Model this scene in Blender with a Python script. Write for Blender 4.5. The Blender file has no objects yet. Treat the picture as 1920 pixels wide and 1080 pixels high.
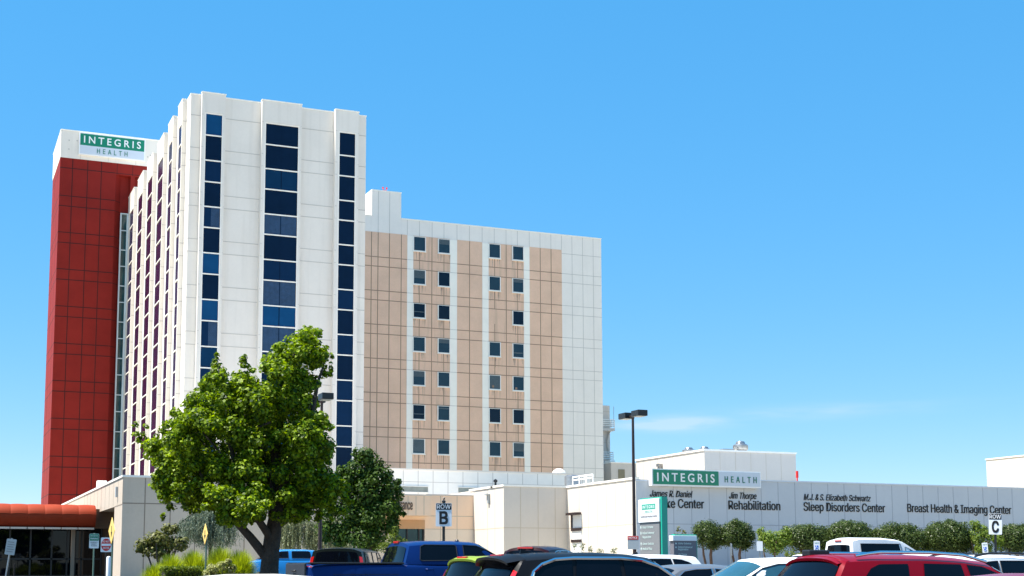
import bpy, bmesh, math, random
import numpy as np
from mathutils import Vector, Matrix
random.seed(7); RNG = np.random.default_rng(7)
C = bpy.context.scene.collection
SC = bpy.context.scene
rad = math.radians

# ------------------------------------------------------------------ camera
FPX, PPX, PPY = 2543.8, 890.9, 775.85          # focal length and principal point of the 1920x1080 frame
PITCH, YAW, CZ = rad(6.581), rad(21.95), 1.55
cam = bpy.data.cameras.new('camera')
cam.sensor_width = 36.0; cam.sensor_fit = 'HORIZONTAL'
cam.lens = FPX / 1920 * 36.0
cam.shift_x = -(PPX - 960) / 1920
cam.shift_y = (PPY - 540) / 1920
cam.clip_start = 0.1; cam.clip_end = 6000
camo = bpy.data.objects.new('camera', cam); C.objects.link(camo)
camo.location = (0, 0, CZ)
camo.rotation_euler = (rad(90) + PITCH, 0, -YAW)
SC.camera = camo

# ------------------------------------------------------------------ sky, sun, exposure
SUN_EL, SUN_AZ = rad(65), rad(-78)             # azimuth measured clockwise from +Y
SUND = Vector((math.sin(SUN_AZ) * math.cos(SUN_EL), math.cos(SUN_AZ) * math.cos(SUN_EL), math.sin(SUN_EL)))
w = bpy.data.worlds.new('World'); SC.world = w; w.use_nodes = True
nt = w.node_tree; nt.nodes.clear()
sky = nt.nodes.new('ShaderNodeTexSky'); sky.sky_type = 'NISHITA'; sky.sun_disc = False
sky.sun_elevation = SUN_EL; sky.sun_rotation = SUN_AZ
sky.altitude = 0; sky.air_density = 0.8; sky.dust_density = 0.0; sky.ozone_density = 10.0
# camera response to the sky: lift the shadows of the tone curve, keep the azure
pre = nt.nodes.new('ShaderNodeVectorMath'); pre.operation = 'SCALE'; pre.inputs['Scale'].default_value = 0.222
gm = nt.nodes.new('ShaderNodeGamma'); gm.inputs['Gamma'].default_value = 0.30
hs = nt.nodes.new('ShaderNodeHueSaturation'); hs.inputs['Saturation'].default_value = 2.36; hs.inputs['Value'].default_value = 3.4
bg = nt.nodes.new('ShaderNodeBackground'); bg.inputs['Strength'].default_value = 0.12
wo = nt.nodes.new('ShaderNodeOutputWorld')
nt.links.new(sky.outputs[0], pre.inputs[0]); nt.links.new(pre.outputs[0], gm.inputs['Color']); nt.links.new(gm.outputs[0], hs.inputs['Color'])
# one faint wisp of cirrus low in the sky, fixed in world direction
tcw = nt.nodes.new('ShaderNodeTexCoord')
def wmath(op, a, b=None, c=None):
    n = nt.nodes.new('ShaderNodeMath'); n.operation = op
    for i, v in enumerate((a, b, c)):
        if v is None: continue
        if isinstance(v, (int, float)): n.inputs[i].default_value = v
        else: nt.links.new(v, n.inputs[i])
    return n.outputs[0]
sep = nt.nodes.new('ShaderNodeSeparateXYZ'); nt.links.new(tcw.outputs['Generated'], sep.inputs[0])
azm = wmath('ARCTAN2', sep.outputs[0], sep.outputs[1]); elv = wmath('ARCSINE', sep.outputs[2])
cmb = nt.nodes.new('ShaderNodeCombineXYZ'); nt.links.new(wmath('MULTIPLY', azm, 18.0), cmb.inputs[0]); nt.links.new(wmath('MULTIPLY', elv, 130.0), cmb.inputs[1])
cn = nt.nodes.new('ShaderNodeTexNoise'); cn.inputs['Scale'].default_value = 1.0; cn.inputs['Detail'].default_value = 6; cn.inputs['Roughness'].default_value = .55
nt.links.new(cmb.outputs[0], cn.inputs['Vector'])
def wisp(a0, e0, wa, we, slope, amt):
    da = wmath('SUBTRACT', azm, a0); de = wmath('SUBTRACT', wmath('SUBTRACT', elv, e0), wmath('MULTIPLY', da, slope))
    q = wmath('ADD', wmath('POWER', wmath('ABSOLUTE', wmath('DIVIDE', da, wa)), 2.0), wmath('POWER', wmath('ABSOLUTE', wmath('DIVIDE', de, we)), 2.0))
    return wmath('MULTIPLY', wmath('POWER', 2.718, wmath('MULTIPLY', q, -1.0)), amt)
CLOUD_A, CLOUD_B = wisp(0.530, 0.1060, 0.035, 0.0045, 0.0, 1.0), wisp(0.63, 0.113, 0.07, 0.005, 0.02, .3)
cm = wmath('MULTIPLY', wmath('ADD', CLOUD_A, CLOUD_B), wmath('MULTIPLY_ADD', cn.outputs['Fac'], 2.2, -0.55)); cm = wmath('MINIMUM', wmath('MAXIMUM', cm, 0.0), .4)
mixc = nt.nodes.new('ShaderNodeMix'); mixc.data_type = 'RGBA'; nt.links.new(cm, mixc.inputs[0]); nt.links.new(hs.outputs[0], mixc.inputs[6]); mixc.inputs[7].default_value = (2.9, 3.2, 3.6, 1)
nt.links.new(mixc.outputs[2], bg.inputs['Color']); nt.links.new(bg.outputs[0], wo.inputs['Surface'])
sl = bpy.data.lights.new('sun', 'SUN'); sl.energy = 5.0; sl.angle = rad(0.5); sl.color = (1.0, 0.95, 0.87)
so = bpy.data.objects.new('sun', sl); C.objects.link(so)
so.rotation_euler = SUND.to_track_quat('Z', 'Y').to_euler()
SC.view_settings.view_transform = 'Standard'; SC.view_settings.look = 'None'
SC.view_settings.exposure = 1.3; SC.view_settings.gamma = 1.0
try:
    SC.cycles.max_bounces = 8; SC.cycles.transparent_max_bounces = 8
except Exception: pass

# ------------------------------------------------------------------ measuring helpers (pixel of the 1920x1080 photo -> point on a real plane)
_R = np.array([math.cos(YAW), -math.sin(YAW), 0]); _FH = np.array([math.sin(YAW), math.cos(YAW), 0])
_F = _FH * math.cos(PITCH) + np.array([0, 0, math.sin(PITCH)])
_U = -_FH * math.sin(PITCH) + np.array([0, 0, math.cos(PITCH)])
_O = np.array([0, 0, CZ])
def ray(x, y): return _R * (x - PPX) / FPX + _F - _U * (y - PPY) / FPX
def on(x, y, ax, v):
    r = ray(x, y); i = 'XYZ'.index(ax); return _O + r * ((v - _O[i]) / r[i])
def at(x, y, d):
    r = ray(x, y); return _O + r * (d / (r @ _FH))
def gz(Y):                                        # the lot rises gently towards the buildings
    return 0.0 if Y < 14 else min(0.0145 * (Y - 14), 1.073)

# ------------------------------------------------------------------ materials
def _n(nt, t): return nt.nodes.new(t)
def mat(name, col, rough=0.6, var=0.06, scale=0.6, metal=0.0, bump=0.0, bscale=40, streak=0.0, streak_col=None,
        coat=0.0, spec=0.5, ior=1.5, fine=0.0):
    m = bpy.data.materials.new(name); m.use_nodes = True
    t = m.node_tree; b = t.nodes['Principled BSDF']
    b.inputs['Roughness'].default_value = rough; b.inputs['Metallic'].default_value = metal
    b.inputs['Coat Weight'].default_value = coat; b.inputs['Coat Roughness'].default_value = 0.03
    b.inputs['Specular IOR Level'].default_value = spec; b.inputs['IOR'].default_value = ior
    tc = _n(t, 'ShaderNodeTexCoord')
    nz = _n(t, 'ShaderNodeTexNoise'); nz.inputs['Scale'].default_value = scale; nz.inputs['Detail'].default_value = 6
    nz.inputs['Roughness'].default_value = 0.6
    t.links.new(tc.outputs['Object'], nz.inputs['Vector'])
    mr = _n(t, 'ShaderNodeMapRange'); mr.inputs[1].default_value = 0.3; mr.inputs[2].default_value = 0.7
    mr.inputs[3].default_value = 1 - var; mr.inputs[4].default_value = 1 + var
    t.links.new(nz.outputs['Fac'], mr.inputs[0])
    fac = mr.outputs[0]
    if fine:
        n3 = _n(t, 'ShaderNodeTexNoise'); n3.inputs['Scale'].default_value = scale * 14; n3.inputs['Detail'].default_value = 3
        t.links.new(tc.outputs['Object'], n3.inputs['Vector'])
        m3 = _n(t, 'ShaderNodeMapRange'); m3.inputs[1].default_value = 0.3; m3.inputs[2].default_value = 0.7
        m3.inputs[3].default_value = 1 - fine; m3.inputs[4].default_value = 1 + fine
        t.links.new(n3.outputs['Fac'], m3.inputs[0])
        mm = _n(t, 'ShaderNodeMath'); mm.operation = 'MULTIPLY'
        t.links.new(fac, mm.inputs[0]); t.links.new(m3.outputs[0], mm.inputs[1]); fac = mm.outputs[0]
    mx = _n(t, 'ShaderNodeVectorMath'); mx.operation = 'SCALE'
    mx.inputs[0].default_value = col[:3]
    t.links.new(fac, mx.inputs['Scale'])
    out = mx.outputs[0]
    if streak:
        mp = _n(t, 'ShaderNodeMapping'); mp.inputs['Scale'].default_value = (2.2, 2.2, 0.12)
        n2 = _n(t, 'ShaderNodeTexNoise'); n2.inputs['Scale'].default_value = 1.0; n2.inputs['Detail'].default_value = 5
        t.links.new(tc.outputs['Object'], mp.inputs['Vector']); t.links.new(mp.outputs[0], n2.inputs['Vector'])
        m2 = _n(t, 'ShaderNodeMapRange'); m2.inputs[1].default_value = 0.52; m2.inputs[2].default_value = 0.72
        m2.inputs[3].default_value = 0; m2.inputs[4].default_value = streak
        t.links.new(n2.outputs['Fac'], m2.inputs[0])
        mi = _n(t, 'ShaderNodeMix'); mi.data_type = 'RGBA'
        t.links.new(m2.outputs[0], mi.inputs[0]); t.links.new(out, mi.inputs[6])
        sc = streak_col or tuple(c * 0.6 for c in col[:3])
        mi.inputs[7].default_value = (*sc, 1); out = mi.outputs[2]
    t.links.new(out, b.inputs['Base Color'])
    if bump:
        nb = _n(t, 'ShaderNodeTexNoise'); nb.inputs['Scale'].default_value = bscale; nb.inputs['Detail'].default_value = 4
        t.links.new(tc.outputs['Object'], nb.inputs['Vector'])
        bp = _n(t, 'ShaderNodeBump'); bp.inputs['Strength'].default_value = bump; bp.inputs['Distance'].default_value = 0.05
        t.links.new(nb.outputs['Fac'], bp.inputs['Height']); t.links.new(bp.outputs[0], b.inputs['Normal'])
    return m
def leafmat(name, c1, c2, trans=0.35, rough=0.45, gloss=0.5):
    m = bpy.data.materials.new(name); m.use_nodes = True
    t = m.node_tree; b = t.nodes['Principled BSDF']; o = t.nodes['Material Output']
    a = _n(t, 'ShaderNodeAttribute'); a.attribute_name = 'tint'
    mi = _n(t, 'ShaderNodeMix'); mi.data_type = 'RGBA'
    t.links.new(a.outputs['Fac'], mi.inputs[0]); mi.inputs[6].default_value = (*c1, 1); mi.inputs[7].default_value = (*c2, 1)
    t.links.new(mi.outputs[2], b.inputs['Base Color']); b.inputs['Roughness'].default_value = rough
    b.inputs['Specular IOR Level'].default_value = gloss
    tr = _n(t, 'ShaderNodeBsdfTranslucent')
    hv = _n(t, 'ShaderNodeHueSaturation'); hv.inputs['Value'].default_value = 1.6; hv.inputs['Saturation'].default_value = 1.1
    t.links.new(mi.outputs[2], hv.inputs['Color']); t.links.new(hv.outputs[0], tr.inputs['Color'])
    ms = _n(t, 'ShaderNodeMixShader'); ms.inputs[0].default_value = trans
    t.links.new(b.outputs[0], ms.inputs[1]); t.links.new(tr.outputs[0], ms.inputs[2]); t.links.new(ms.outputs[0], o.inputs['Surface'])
    return m
M = {}
M['white'] = mat('white_precast', (0.755, 0.705, 0.635), 0.75, 0.035, 0.35, bump=0.15, bscale=30, streak=0.22, streak_col=(0.56, 0.52, 0.45), fine=0.012)
M['white_trim'] = mat('white_trim', (0.86, 0.83, 0.76), 0.5, 0.03, 1.5)
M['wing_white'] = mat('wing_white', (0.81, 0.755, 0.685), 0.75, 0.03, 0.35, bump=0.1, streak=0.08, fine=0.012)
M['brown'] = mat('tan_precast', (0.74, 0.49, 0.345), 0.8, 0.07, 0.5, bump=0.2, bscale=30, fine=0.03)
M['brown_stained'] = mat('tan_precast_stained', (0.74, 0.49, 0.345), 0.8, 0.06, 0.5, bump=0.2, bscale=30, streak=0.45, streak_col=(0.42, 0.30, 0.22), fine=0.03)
M['blind'] = mat('blind_slats', (0.075, 0.105, 0.12), 0.6, 0.1, 2)
M['stain'] = mat('water_stain', (0.40, 0.30, 0.235), 0.85, 0.25, 3)
M['joint_brown'] = mat('joint_brown', (0.27, 0.175, 0.12), 0.9)
M['joint_white'] = mat('joint_grey', (0.50, 0.47, 0.43), 0.9)
M['joint_red'] = mat('joint_red', (0.045, 0.004, 0.004), 0.9)
M['red'] = mat('red_panel', (0.228, 0.0165, 0.0115), 0.65, 0.10, 0.4, bump=0.15, bscale=25, fine=0.02, spec=0.15)
M['cream'] = mat('cream_panel', (0.60, 0.54, 0.475), 0.75, 0.03, 0.4, bump=0.12, streak=0.08, fine=0.012)
M['bluewall'] = mat('grey_blue_panel', (0.50, 0.53, 0.57), 0.7, 0.03, 0.4, bump=0.1, streak=0.06, fine=0.012)
M['joint_bluewall'] = mat('joint_bluegrey', (0.33, 0.355, 0.40), 0.9)
M['joint_cream'] = mat('joint_cream', (0.50, 0.43, 0.34), 0.9)
M['peach'] = mat('peach_panel', (0.82, 0.60, 0.43), 0.75, 0.03, 0.4, bump=0.12, fine=0.012)
M['peach_pale'] = mat('pale_panel', (0.72, 0.62, 0.51), 0.75, 0.03, 0.4, fine=0.012)
M['beige'] = mat('beige_precast', (0.52, 0.435, 0.345), 0.8, 0.05, 0.5, bump=0.2, bscale=30, streak=0.12, fine=0.02)
M['joint_beige'] = mat('joint_beige', (0.25, 0.20, 0.155), 0.9)
M['tower_glass'] = [mat('blue_glass_%s' % k, c, 0.06, 0.12, 0.9, spec=0.12) for k, c in
    (('dark', (0.003, 0.012, 0.035)), ('navy', (0.004, 0.02, 0.06)), ('blue', (0.006, 0.055, 0.15)), ('mid', (0.004, 0.028, 0.075)))]
M['purple_glass'] = mat('plum_glass', (0.02, 0.004, 0.03), 0.25, 0.1, 0.5, spec=.12)
M['wing_glass'] = [mat('wing_glass_%s' % k, c, 0.06, 0.10, 0.9, spec=0.3) for k, c in
    (('dark', (0.004, 0.010, 0.022)), ('slate', (0.020, 0.045, 0.065)), ('pale', (0.045, 0.085, 0.11)))]
M['curtain'] = mat('curtain', (0.02, 0.06, 0.13), 0.8, 0.2, 3)
M['teal_glass'] = mat('teal_glass', (0.012, 0.05, 0.055), 0.1, 0.4, 0.8)
M['store_glass'] = mat('storefront_glass', (0.001, 0.002, 0.004), 0.02, 0.1, 1.0, spec=0.25)
M['frame_blue'] = mat('pale_blue_frame', (0.50, 0.60, 0.64), 0.4)
M['dark_metal'] = mat('dark_bronze', (0.035, 0.022, 0.022), 0.45, 0.15, 3, metal=0.3)
M['black_metal'] = mat('black_metal', (0.012, 0.012, 0.012), 0.4, 0.15, 3)
M['galv'] = mat('galvanised', (0.32, 0.33, 0.34), 0.32, 0.2, 3, metal=0.8)
M['awning'] = mat('red_awning_metal', (0.27, 0.038, 0.014), 0.7, 0.06, 0.6, fine=0.02, spec=.12)
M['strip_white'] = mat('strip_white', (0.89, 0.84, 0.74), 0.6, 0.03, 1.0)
M['tan_column'] = mat('tan_column', (0.30, 0.24, 0.18), 0.8)  # storefront column, shade under the awning put into its darker tone
M['brownwall'] = mat('brown_soffit', (0.16, 0.10, 0.06), 0.8)
M['green_sign'] = mat('green_sign', (0.005, 0.20, 0.115), 0.35, 0.03, 1)
M['teal_cap'] = mat('teal_cap', (0.006, 0.34, 0.235), 0.35, 0.03, 1)
M['sign_white'] = mat('sign_white', (0.80, 0.81, 0.82), 0.4, 0.015, 1)
M['sign_pale'] = mat('sign_pale_blue', (0.56, 0.62, 0.70), 0.4, 0.015, 1)
M['sign_mint'] = mat('sign_mint', (0.62, 0.74, 0.70), 0.5, 0.02, 1)
M['sign_grey'] = mat('sign_grey', (0.20, 0.205, 0.21), 0.45, 0.03, 1)
M['sign_slate'] = mat('sign_slate', (0.14, 0.14, 0.165), 0.45, 0.03, 1)
M['sign_back'] = mat('sign_back', (0.42, 0.45, 0.46), 0.4, 0.06, 4, metal=0.2)
M['letter_black'] = mat('letter_black', (0.005, 0.0045, 0.005), 0.5)
M['letter_brown'] = mat('letter_brown', (0.14, 0.085, 0.055), 0.5)
M['sign_red'] = mat('sign_red', (0.60, 0.012, 0.010), 0.4, 0.03, 3)
M['sign_yellow'] = mat('sign_yellow', (0.80, 0.56, 0.16), 0.4, 0.03, 3)
M['sign_bluemark'] = mat('sign_blue', (0.02, 0.13, 0.55), 0.4, 0.03, 3)
M['post_green'] = mat('post_green', (0.10, 0.17, 0.13), 0.5, 0.1, 4)
M['asphalt'] = mat('asphalt', (0.075, 0.074, 0.072), 0.9, 0.2, 0.4, bump=0.4, bscale=120, fine=0.15)
M['lot'] = mat('pale_concrete_lot', (0.42, 0.375, 0.275), 0.9, 0.12, 0.3, bump=0.3, bscale=80, fine=0.06)
M['concrete'] = mat('concrete', (0.42, 0.40, 0.37), 0.85, 0.1, 0.5, bump=0.2, bscale=60, fine=0.05)
M['paint_line'] = mat('road_paint', (0.7, 0.7, 0.68), 0.7, 0.15, 4)
M['mulch'] = mat('mulch', (0.07, 0.045, 0.03), 0.95, 0.4, 6, bump=0.6, bscale=40)
M['roofing'] = mat('roof_gravel', (0.40, 0.38, 0.35), 0.9, 0.15, 0.8)
M['bark'] = mat('bark', (0.045, 0.036, 0.028), 0.9, 0.35, 6, bump=0.8, bscale=22)
M['bark_red'] = mat('bark_reddish', (0.11, 0.065, 0.045), 0.9, 0.3, 6, bump=0.6, bscale=25)
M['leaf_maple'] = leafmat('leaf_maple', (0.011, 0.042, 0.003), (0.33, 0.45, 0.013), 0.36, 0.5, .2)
M['leaf_oak'] = leafmat('leaf_oak', (0.012, 0.038, 0.005), (0.095, 0.16, 0.018), 0.22, 0.5, .2)
M['leaf_holly'] = leafmat('leaf_holly', (0.014, 0.032, 0.006), (0.105, 0.145, 0.035), 0.2, 0.4, .2)
M['leaf_lime'] = leafmat('leaf_lime', (0.09, 0.16, 0.02), (0.22, 0.27, 0.05), 0.35, 0.5, .2)
M['leaf_olive'] = leafmat('leaf_olive', (0.05, 0.058, 0.012), (0.20, 0.205, 0.05), 0.25, 0.5, .2)
M['leaf_cedar'] = leafmat('leaf_cedar', (0.07, 0.10, 0.06), (0.24, 0.29, 0.20), 0.2, 0.6)
M['leaf_cedar_y'] = leafmat('leaf_cedar_pale', (0.11, 0.13, 0.06), (0.30, 0.33, 0.18), 0.2, 0.6)
M['leaf_grass'] = leafmat('leaf_grass', (0.10, 0.13, 0.008), (0.38, 0.44, 0.045), 0.4, 0.5)
M['leaf_hedge'] = leafmat('leaf_hedge', (0.06, 0.09, 0.012), (0.17, 0.22, 0.03), 0.3, 0.5, .2)
M['leaf_cream'] = leafmat('leaf_variegated', (0.22, 0.24, 0.07), (0.42, 0.42, 0.17), 0.3, 0.5)
M['leaf_grey'] = leafmat('leaf_greygreen', (0.12, 0.14, 0.07), (0.22, 0.24, 0.14), 0.25, 0.6)

# ------------------------------------------------------------------ mesh helpers
def things_set(o, label, cat, group=None, kind=None):
    if label: o['label'] = label
    if cat: o['category'] = cat
    if group: o['group'] = group
    if kind: o['kind'] = kind
    return o
def thing(name, label, cat, loc=(0, 0, 0), rotz=0.0, group=None):
    o = bpy.data.objects.new(name, None); C.objects.link(o); o.empty_display_size = 0.3
    o.location = loc; o.rotation_euler = (0, 0, rotz); o['_loc'] = 0
    del o['_loc']
    return things_set(o, label, cat, group)
class MB:
    def __init__(s): s.v = []; s.f = []
    def add(s, vs, fs):
        n = len(s.v); s.v += [tuple(map(float, p)) for p in vs]; s.f += [tuple(i + n for i in f) for f in fs]; return s
    def box(s, x0, x1, y0, y1, z0, z1):
        return s.add([(x0, y0, z0), (x1, y0, z0), (x1, y1, z0), (x0, y1, z0), (x0, y0, z1), (x1, y0, z1), (x1, y1, z1), (x0, y1, z1)],
                     [(0, 3, 2, 1), (4, 5, 6, 7), (0, 1, 5, 4), (1, 2, 6, 5), (2, 3, 7, 6), (3, 0, 4, 7)])
    def prism(s, poly, z0, z1):                   # plan polygon, counter-clockwise
        n = len(poly)
        vs = [(x, y, z0) for x, y in poly] + [(x, y, z1) for x, y in poly]
        fs = [tuple(range(n - 1, -1, -1)), tuple(range(n, 2 * n))] + [(i, (i + 1) % n, n + (i + 1) % n, n + i) for i in range(n)]
        return s.add(vs, fs)
    def extr(s, poly, y0, y1):                    # polygon in x,z pushed along y
        n = len(poly)
        vs = [(x, y0, z) for x, z in poly] + [(x, y1, z) for x, z in poly]
        fs = [tuple(range(n)), tuple(range(2 * n - 1, n - 1, -1))] + [((i + 1) % n, i, n + i, n + (i + 1) % n) for i in range(n)]
        return s.add(vs, fs)
    def tube(s, pts, rads, n=8, cap=True):
        pts = [Vector(p) for p in pts]
        if not hasattr(rads, '__len__'): rads = [rads] * len(pts)
        base = len(s.v); prev = None
        for i, p in enumerate(pts):
            d = (pts[min(i + 1, len(pts) - 1)] - pts[max(i - 1, 0)]).normalized()
            if prev is None:
                a = d.orthogonal().normalized()
            else:
                a = (prev - d * prev.dot(d)); a = a.normalized() if a.length > 1e-6 else d.orthogonal().normalized()
            prev = a; b = d.cross(a)
            for k in range(n):
                t = 2 * math.pi * k / n
                s.v.append(tuple(p + (a * math.cos(t) + b * math.sin(t)) * rads[i]))
        for i in range(len(pts) - 1):
            for k in range(n):
                s.f.append((base + i * n + k, base + i * n + (k + 1) % n, base + (i + 1) * n + (k + 1) % n, base + (i + 1) * n + k))
        if cap:
            s.f.append(tuple(base + k for k in range(n - 1, -1, -1)))
            e = base + (len(pts) - 1) * n; s.f.append(tuple(e + k for k in range(n)))
        return s
    def lathe(s, prof, c=(0, 0, 0), n=20, axis='Z'):
        base = len(s.v)
        for r, h in prof:
            for k in range(n):
                t = 2 * math.pi * k / n
                p = (r * math.cos(t), r * math.sin(t), h)
                if axis == 'Y': p = (p[0], p[2], p[1])
                if axis == 'X': p = (p[2], p[0], p[1])
                s.v.append((c[0] + p[0], c[1] + p[1], c[2] + p[2]))
        for i in range(len(prof) - 1):
            for k in range(n):
                q = (base + i * n + k, base + i * n + (k + 1) % n, base + (i + 1) * n + (k + 1) % n, base + (i + 1) * n + k)
                s.f.append(q if axis != 'Y' else q[::-1])
        a = tuple(base + k for k in range(n - 1, -1, -1)); b = tuple(base + (len(prof) - 1) * n + k for k in range(n))
        s.f += [a, b] if axis != 'Y' else [a[::-1], b[::-1]]
        return s
    def grid(s, fn, us, vs, flip=False):
        base = len(s.v); nu, nv = len(us), len(vs)
        for u in us:
            for v in vs: s.v.append(tuple(map(float, fn(u, v))))
        for i in range(nu - 1):
            for j in range(nv - 1):
                q = (base + i * nv + j, base + (i + 1) * nv + j, base + (i + 1) * nv + j + 1, base + i * nv + j + 1)
                s.f.append(q[::-1] if flip else q)
        return s
    def mesh(s, name, off=(0, 0, 0), smooth=None, merge=False, bevel=0):
        me = bpy.data.meshes.new(name)
        me.from_pydata([(x - off[0], y - off[1], z - off[2]) for x, y, z in s.v], [], s.f)
        if merge or bevel or smooth is not None:
            bm = bmesh.new(); bm.from_mesh(me)
            if merge: bmesh.ops.remove_doubles(bm, verts=bm.verts, dist=0.002); bmesh.ops.recalc_face_normals(bm, faces=bm.faces)
            if bevel: bmesh.ops.bevel(bm, geom=bm.edges[:], offset=bevel, segments=2, affect='EDGES', profile=0.5, clamp_overlap=True)
            bm.to_mesh(me); bm.free()
        if smooth is not None:
            me.polygons.foreach_set('use_smooth', [True] * len(me.polygons))
            me.set_sharp_from_angle(angle=rad(smooth))
        me.update(); return me
    def build(s, name, m, parent=None, world=True, label=None, **kw):
        off = (0, 0, 0)
        if parent is not None and world:
            r = parent
            while r.parent: r = r.parent
            off = r.location
        me = s.mesh(name, off, **kw)
        return link(name, me, m, parent, label)
    def single(s, name, m, label, cat, group=None, kind=None, **kw):   # a thing that is one mesh; origin at its base
        a = np.array(s.v); off = ((a[:, 0].min() + a[:, 0].max()) / 2, (a[:, 1].min() + a[:, 1].max()) / 2, a[:, 2].min())
        o = link(name, s.mesh(name, off, **kw), m); o.location = off
        return things_set(o, label, cat, group, kind)
def link(name, me, m, parent=None, label=None):
    o = bpy.data.objects.new(name, me); C.objects.link(o)
    if m is not None: me.materials.append(m)
    if parent is not None: o.parent = parent
    if label: o['label'] = label
    return o
def structure(name, mb, m, **kw):
    o = link(name, mb.mesh(name, **kw), m); o['kind'] = 'structure'; return o

def inlay(root, mb, m, part=0):
    """set thin joint strips into the first part's own mesh (a second material slot)"""
    o = sorted([c for c in bpy.data.objects if c.parent == root], key=lambda c: (not c.name.startswith(('wall', 'red_panels')), c.name))[0]
    me = o.data; bm = bmesh.new(); bm.from_mesh(me); nf = len(bm.faces)
    tmp = mb.mesh('inlay', root.location); bm.from_mesh(tmp); bm.faces.ensure_lookup_table()
    me.materials.append(m); k = len(me.materials) - 1
    for f in bm.faces[nf:]: f.material_index = k
    bm.to_mesh(me); bm.free(); bpy.data.meshes.remove(tmp)
FONT = None
try:                                              # Blender's own interface typeface; the built-in one if it is not there
    FONT = bpy.data.fonts.load(bpy.utils.system_resource('DATAFILES', path='fonts') + '/Inter.woff2')
except Exception:
    FONT = None
# text -> mesh lying in x (right), z (up), thin along y, facing -y, lower left corner of the first line at the origin
def text_mb(s, width, cap, weight=0.0, italic=0.0, space=1.0, depth=0.03):
    face = None if (s.isupper() and 'I' in s) else FONT
    def geo(body):
        cu = bpy.data.curves.new('text', 'FONT'); cu.body = body; cu.size = 1.0; cu.extrude = 0.0; cu.offset = 0.0 if face else min(weight, .016)
        if face: cu.font = face
        cu.shear = italic; cu.space_character = space; cu.resolution_u = 4
        ob = bpy.data.objects.new('text', cu); C.objects.link(ob)
        me = bpy.data.meshes.new_from_object(ob.evaluated_get(bpy.context.evaluated_depsgraph_get()))
        C.objects.unlink(ob); bpy.data.objects.remove(ob); bpy.data.curves.remove(cu)
        bm = bmesh.new(); bm.from_mesh(me); bpy.data.meshes.remove(me)
        return bm
    h = geo('H'); ch = max(v.co.y for v in h.verts) - min(v.co.y for v in h.verts); y0 = min(v.co.y for v in h.verts); h.free()
    bm = geo(s)
    bmesh.ops.remove_doubles(bm, verts=bm.verts, dist=1e-5)
    x0 = min(v.co.x for v in bm.verts); x1 = max(v.co.x for v in bm.verts)
    r = bmesh.ops.extrude_face_region(bm, geom=list(bm.faces))
    for e in r['geom']:
        if isinstance(e, bmesh.types.BMVert): e.co.z += 1.0
    bm.verts.index_update()
    d = weight * .75 * cap if face else 0.0                  # heavier strokes: the same letters set over each other, slightly apart
    mb = MB()
    for q, (ox, oz) in enumerate(((-1, -1), (1, -1), (-1, 1), (1, 1)) if d else ((0, 0),)):
        vs = [(d + ox * d + (v.co.x - x0) / (x1 - x0) * (width - 2 * d), -v.co.z * depth - .0004 * q, oz * d + (v.co.y - y0) / ch * cap) for v in bm.verts]
        mb.add(vs, [tuple(v.index for v in f.verts) for f in bm.faces])
    bm.free()
    return mb
def moved(mb, fn):
    mb.v = [tuple(fn(Vector(p))) for p in mb.v]; return mb
def text_on_front(s, X, Y, Z, width, cap, **kw):   # on a wall facing -Y
    return moved(text_mb(s, width, cap, **kw), lambda p: p + Vector((X, Y, Z)))

# ================================================================== GROUND
g = MB()
Ys = [-300, 0, 14] + list(range(18, 88, 5)) + [88, 120, 300, 800, 3000]
g.grid(lambda x, y: (x, y, gz(y)), [-2500, -300, -60, 0, 60, 300, 2500], Ys, flip=False)
structure('ground', g, M['lot'])
def strip(x0, x1, y0, y1, dz, n=1):
    b = MB(); ys = [y0 + (y1 - y0) * i / max(1, n) for i in range(n + 1)]
    b.grid(lambda x, y: (x, y, gz(y) + dz), [x0, x1], ys); return b
structure('drive', strip(-60, 12, 52, 88, .012, 12), M['asphalt'])
structure('parking_lot', strip(-16, 62, -30, 52, .012, 30), M['asphalt'])
ln = MB()
for row_x in (2.2, 20.0):
    for k in range(14):
        y = 13.0 + 2.9 * k
        ln.add([(row_x, y - .05, gz(y - .05) + .016), (row_x + 5.4, y - .05, gz(y - .05) + .016), (row_x + 5.4, y + .05, gz(y + .05) + .004), (row_x, y + .05, gz(y + .05) + .004)], [(0, 1, 2, 3)])
structure('parking_lines', ln, M['paint_line'])
def kerbed(name, mname, x0, x1, y0, y1, h=0.13):
    z0 = gz(y0); z1 = gz(y1)
    b = MB(); b.add([(x0, y0, z0 - .2), (x1, y0, z0 - .2), (x1, y1, z1 - .2), (x0, y1, z1 - .2), (x0, y0, z0 + h), (x1, y0, z0 + h), (x1, y1, z1 + h), (x0, y1, z1 + h)],
                    [(0, 3, 2, 1), (4, 5, 6, 7), (0, 1, 5, 4), (1, 2, 6, 5), (2, 3, 7, 6), (3, 0, 4, 7)])
    return structure(name, b, M[mname])
kerbed('kerb', 'concrete', 42.5, 140, 69.0, 69.3, .14)
kerbed('planting_bed', 'mulch', 42.5, 140, 69.302, 74.0, .12)
kerbed('pavement', 'concrete', 10.3, 42.3, 71.0, 75.8, .14)
kerbed('tree_island', 'mulch', 1.6, 11.0, 37.2, 46.0, .13)

# ================================================================== BUILDINGS
BZ = 0.6                                           # footing level, just under the ground
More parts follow.
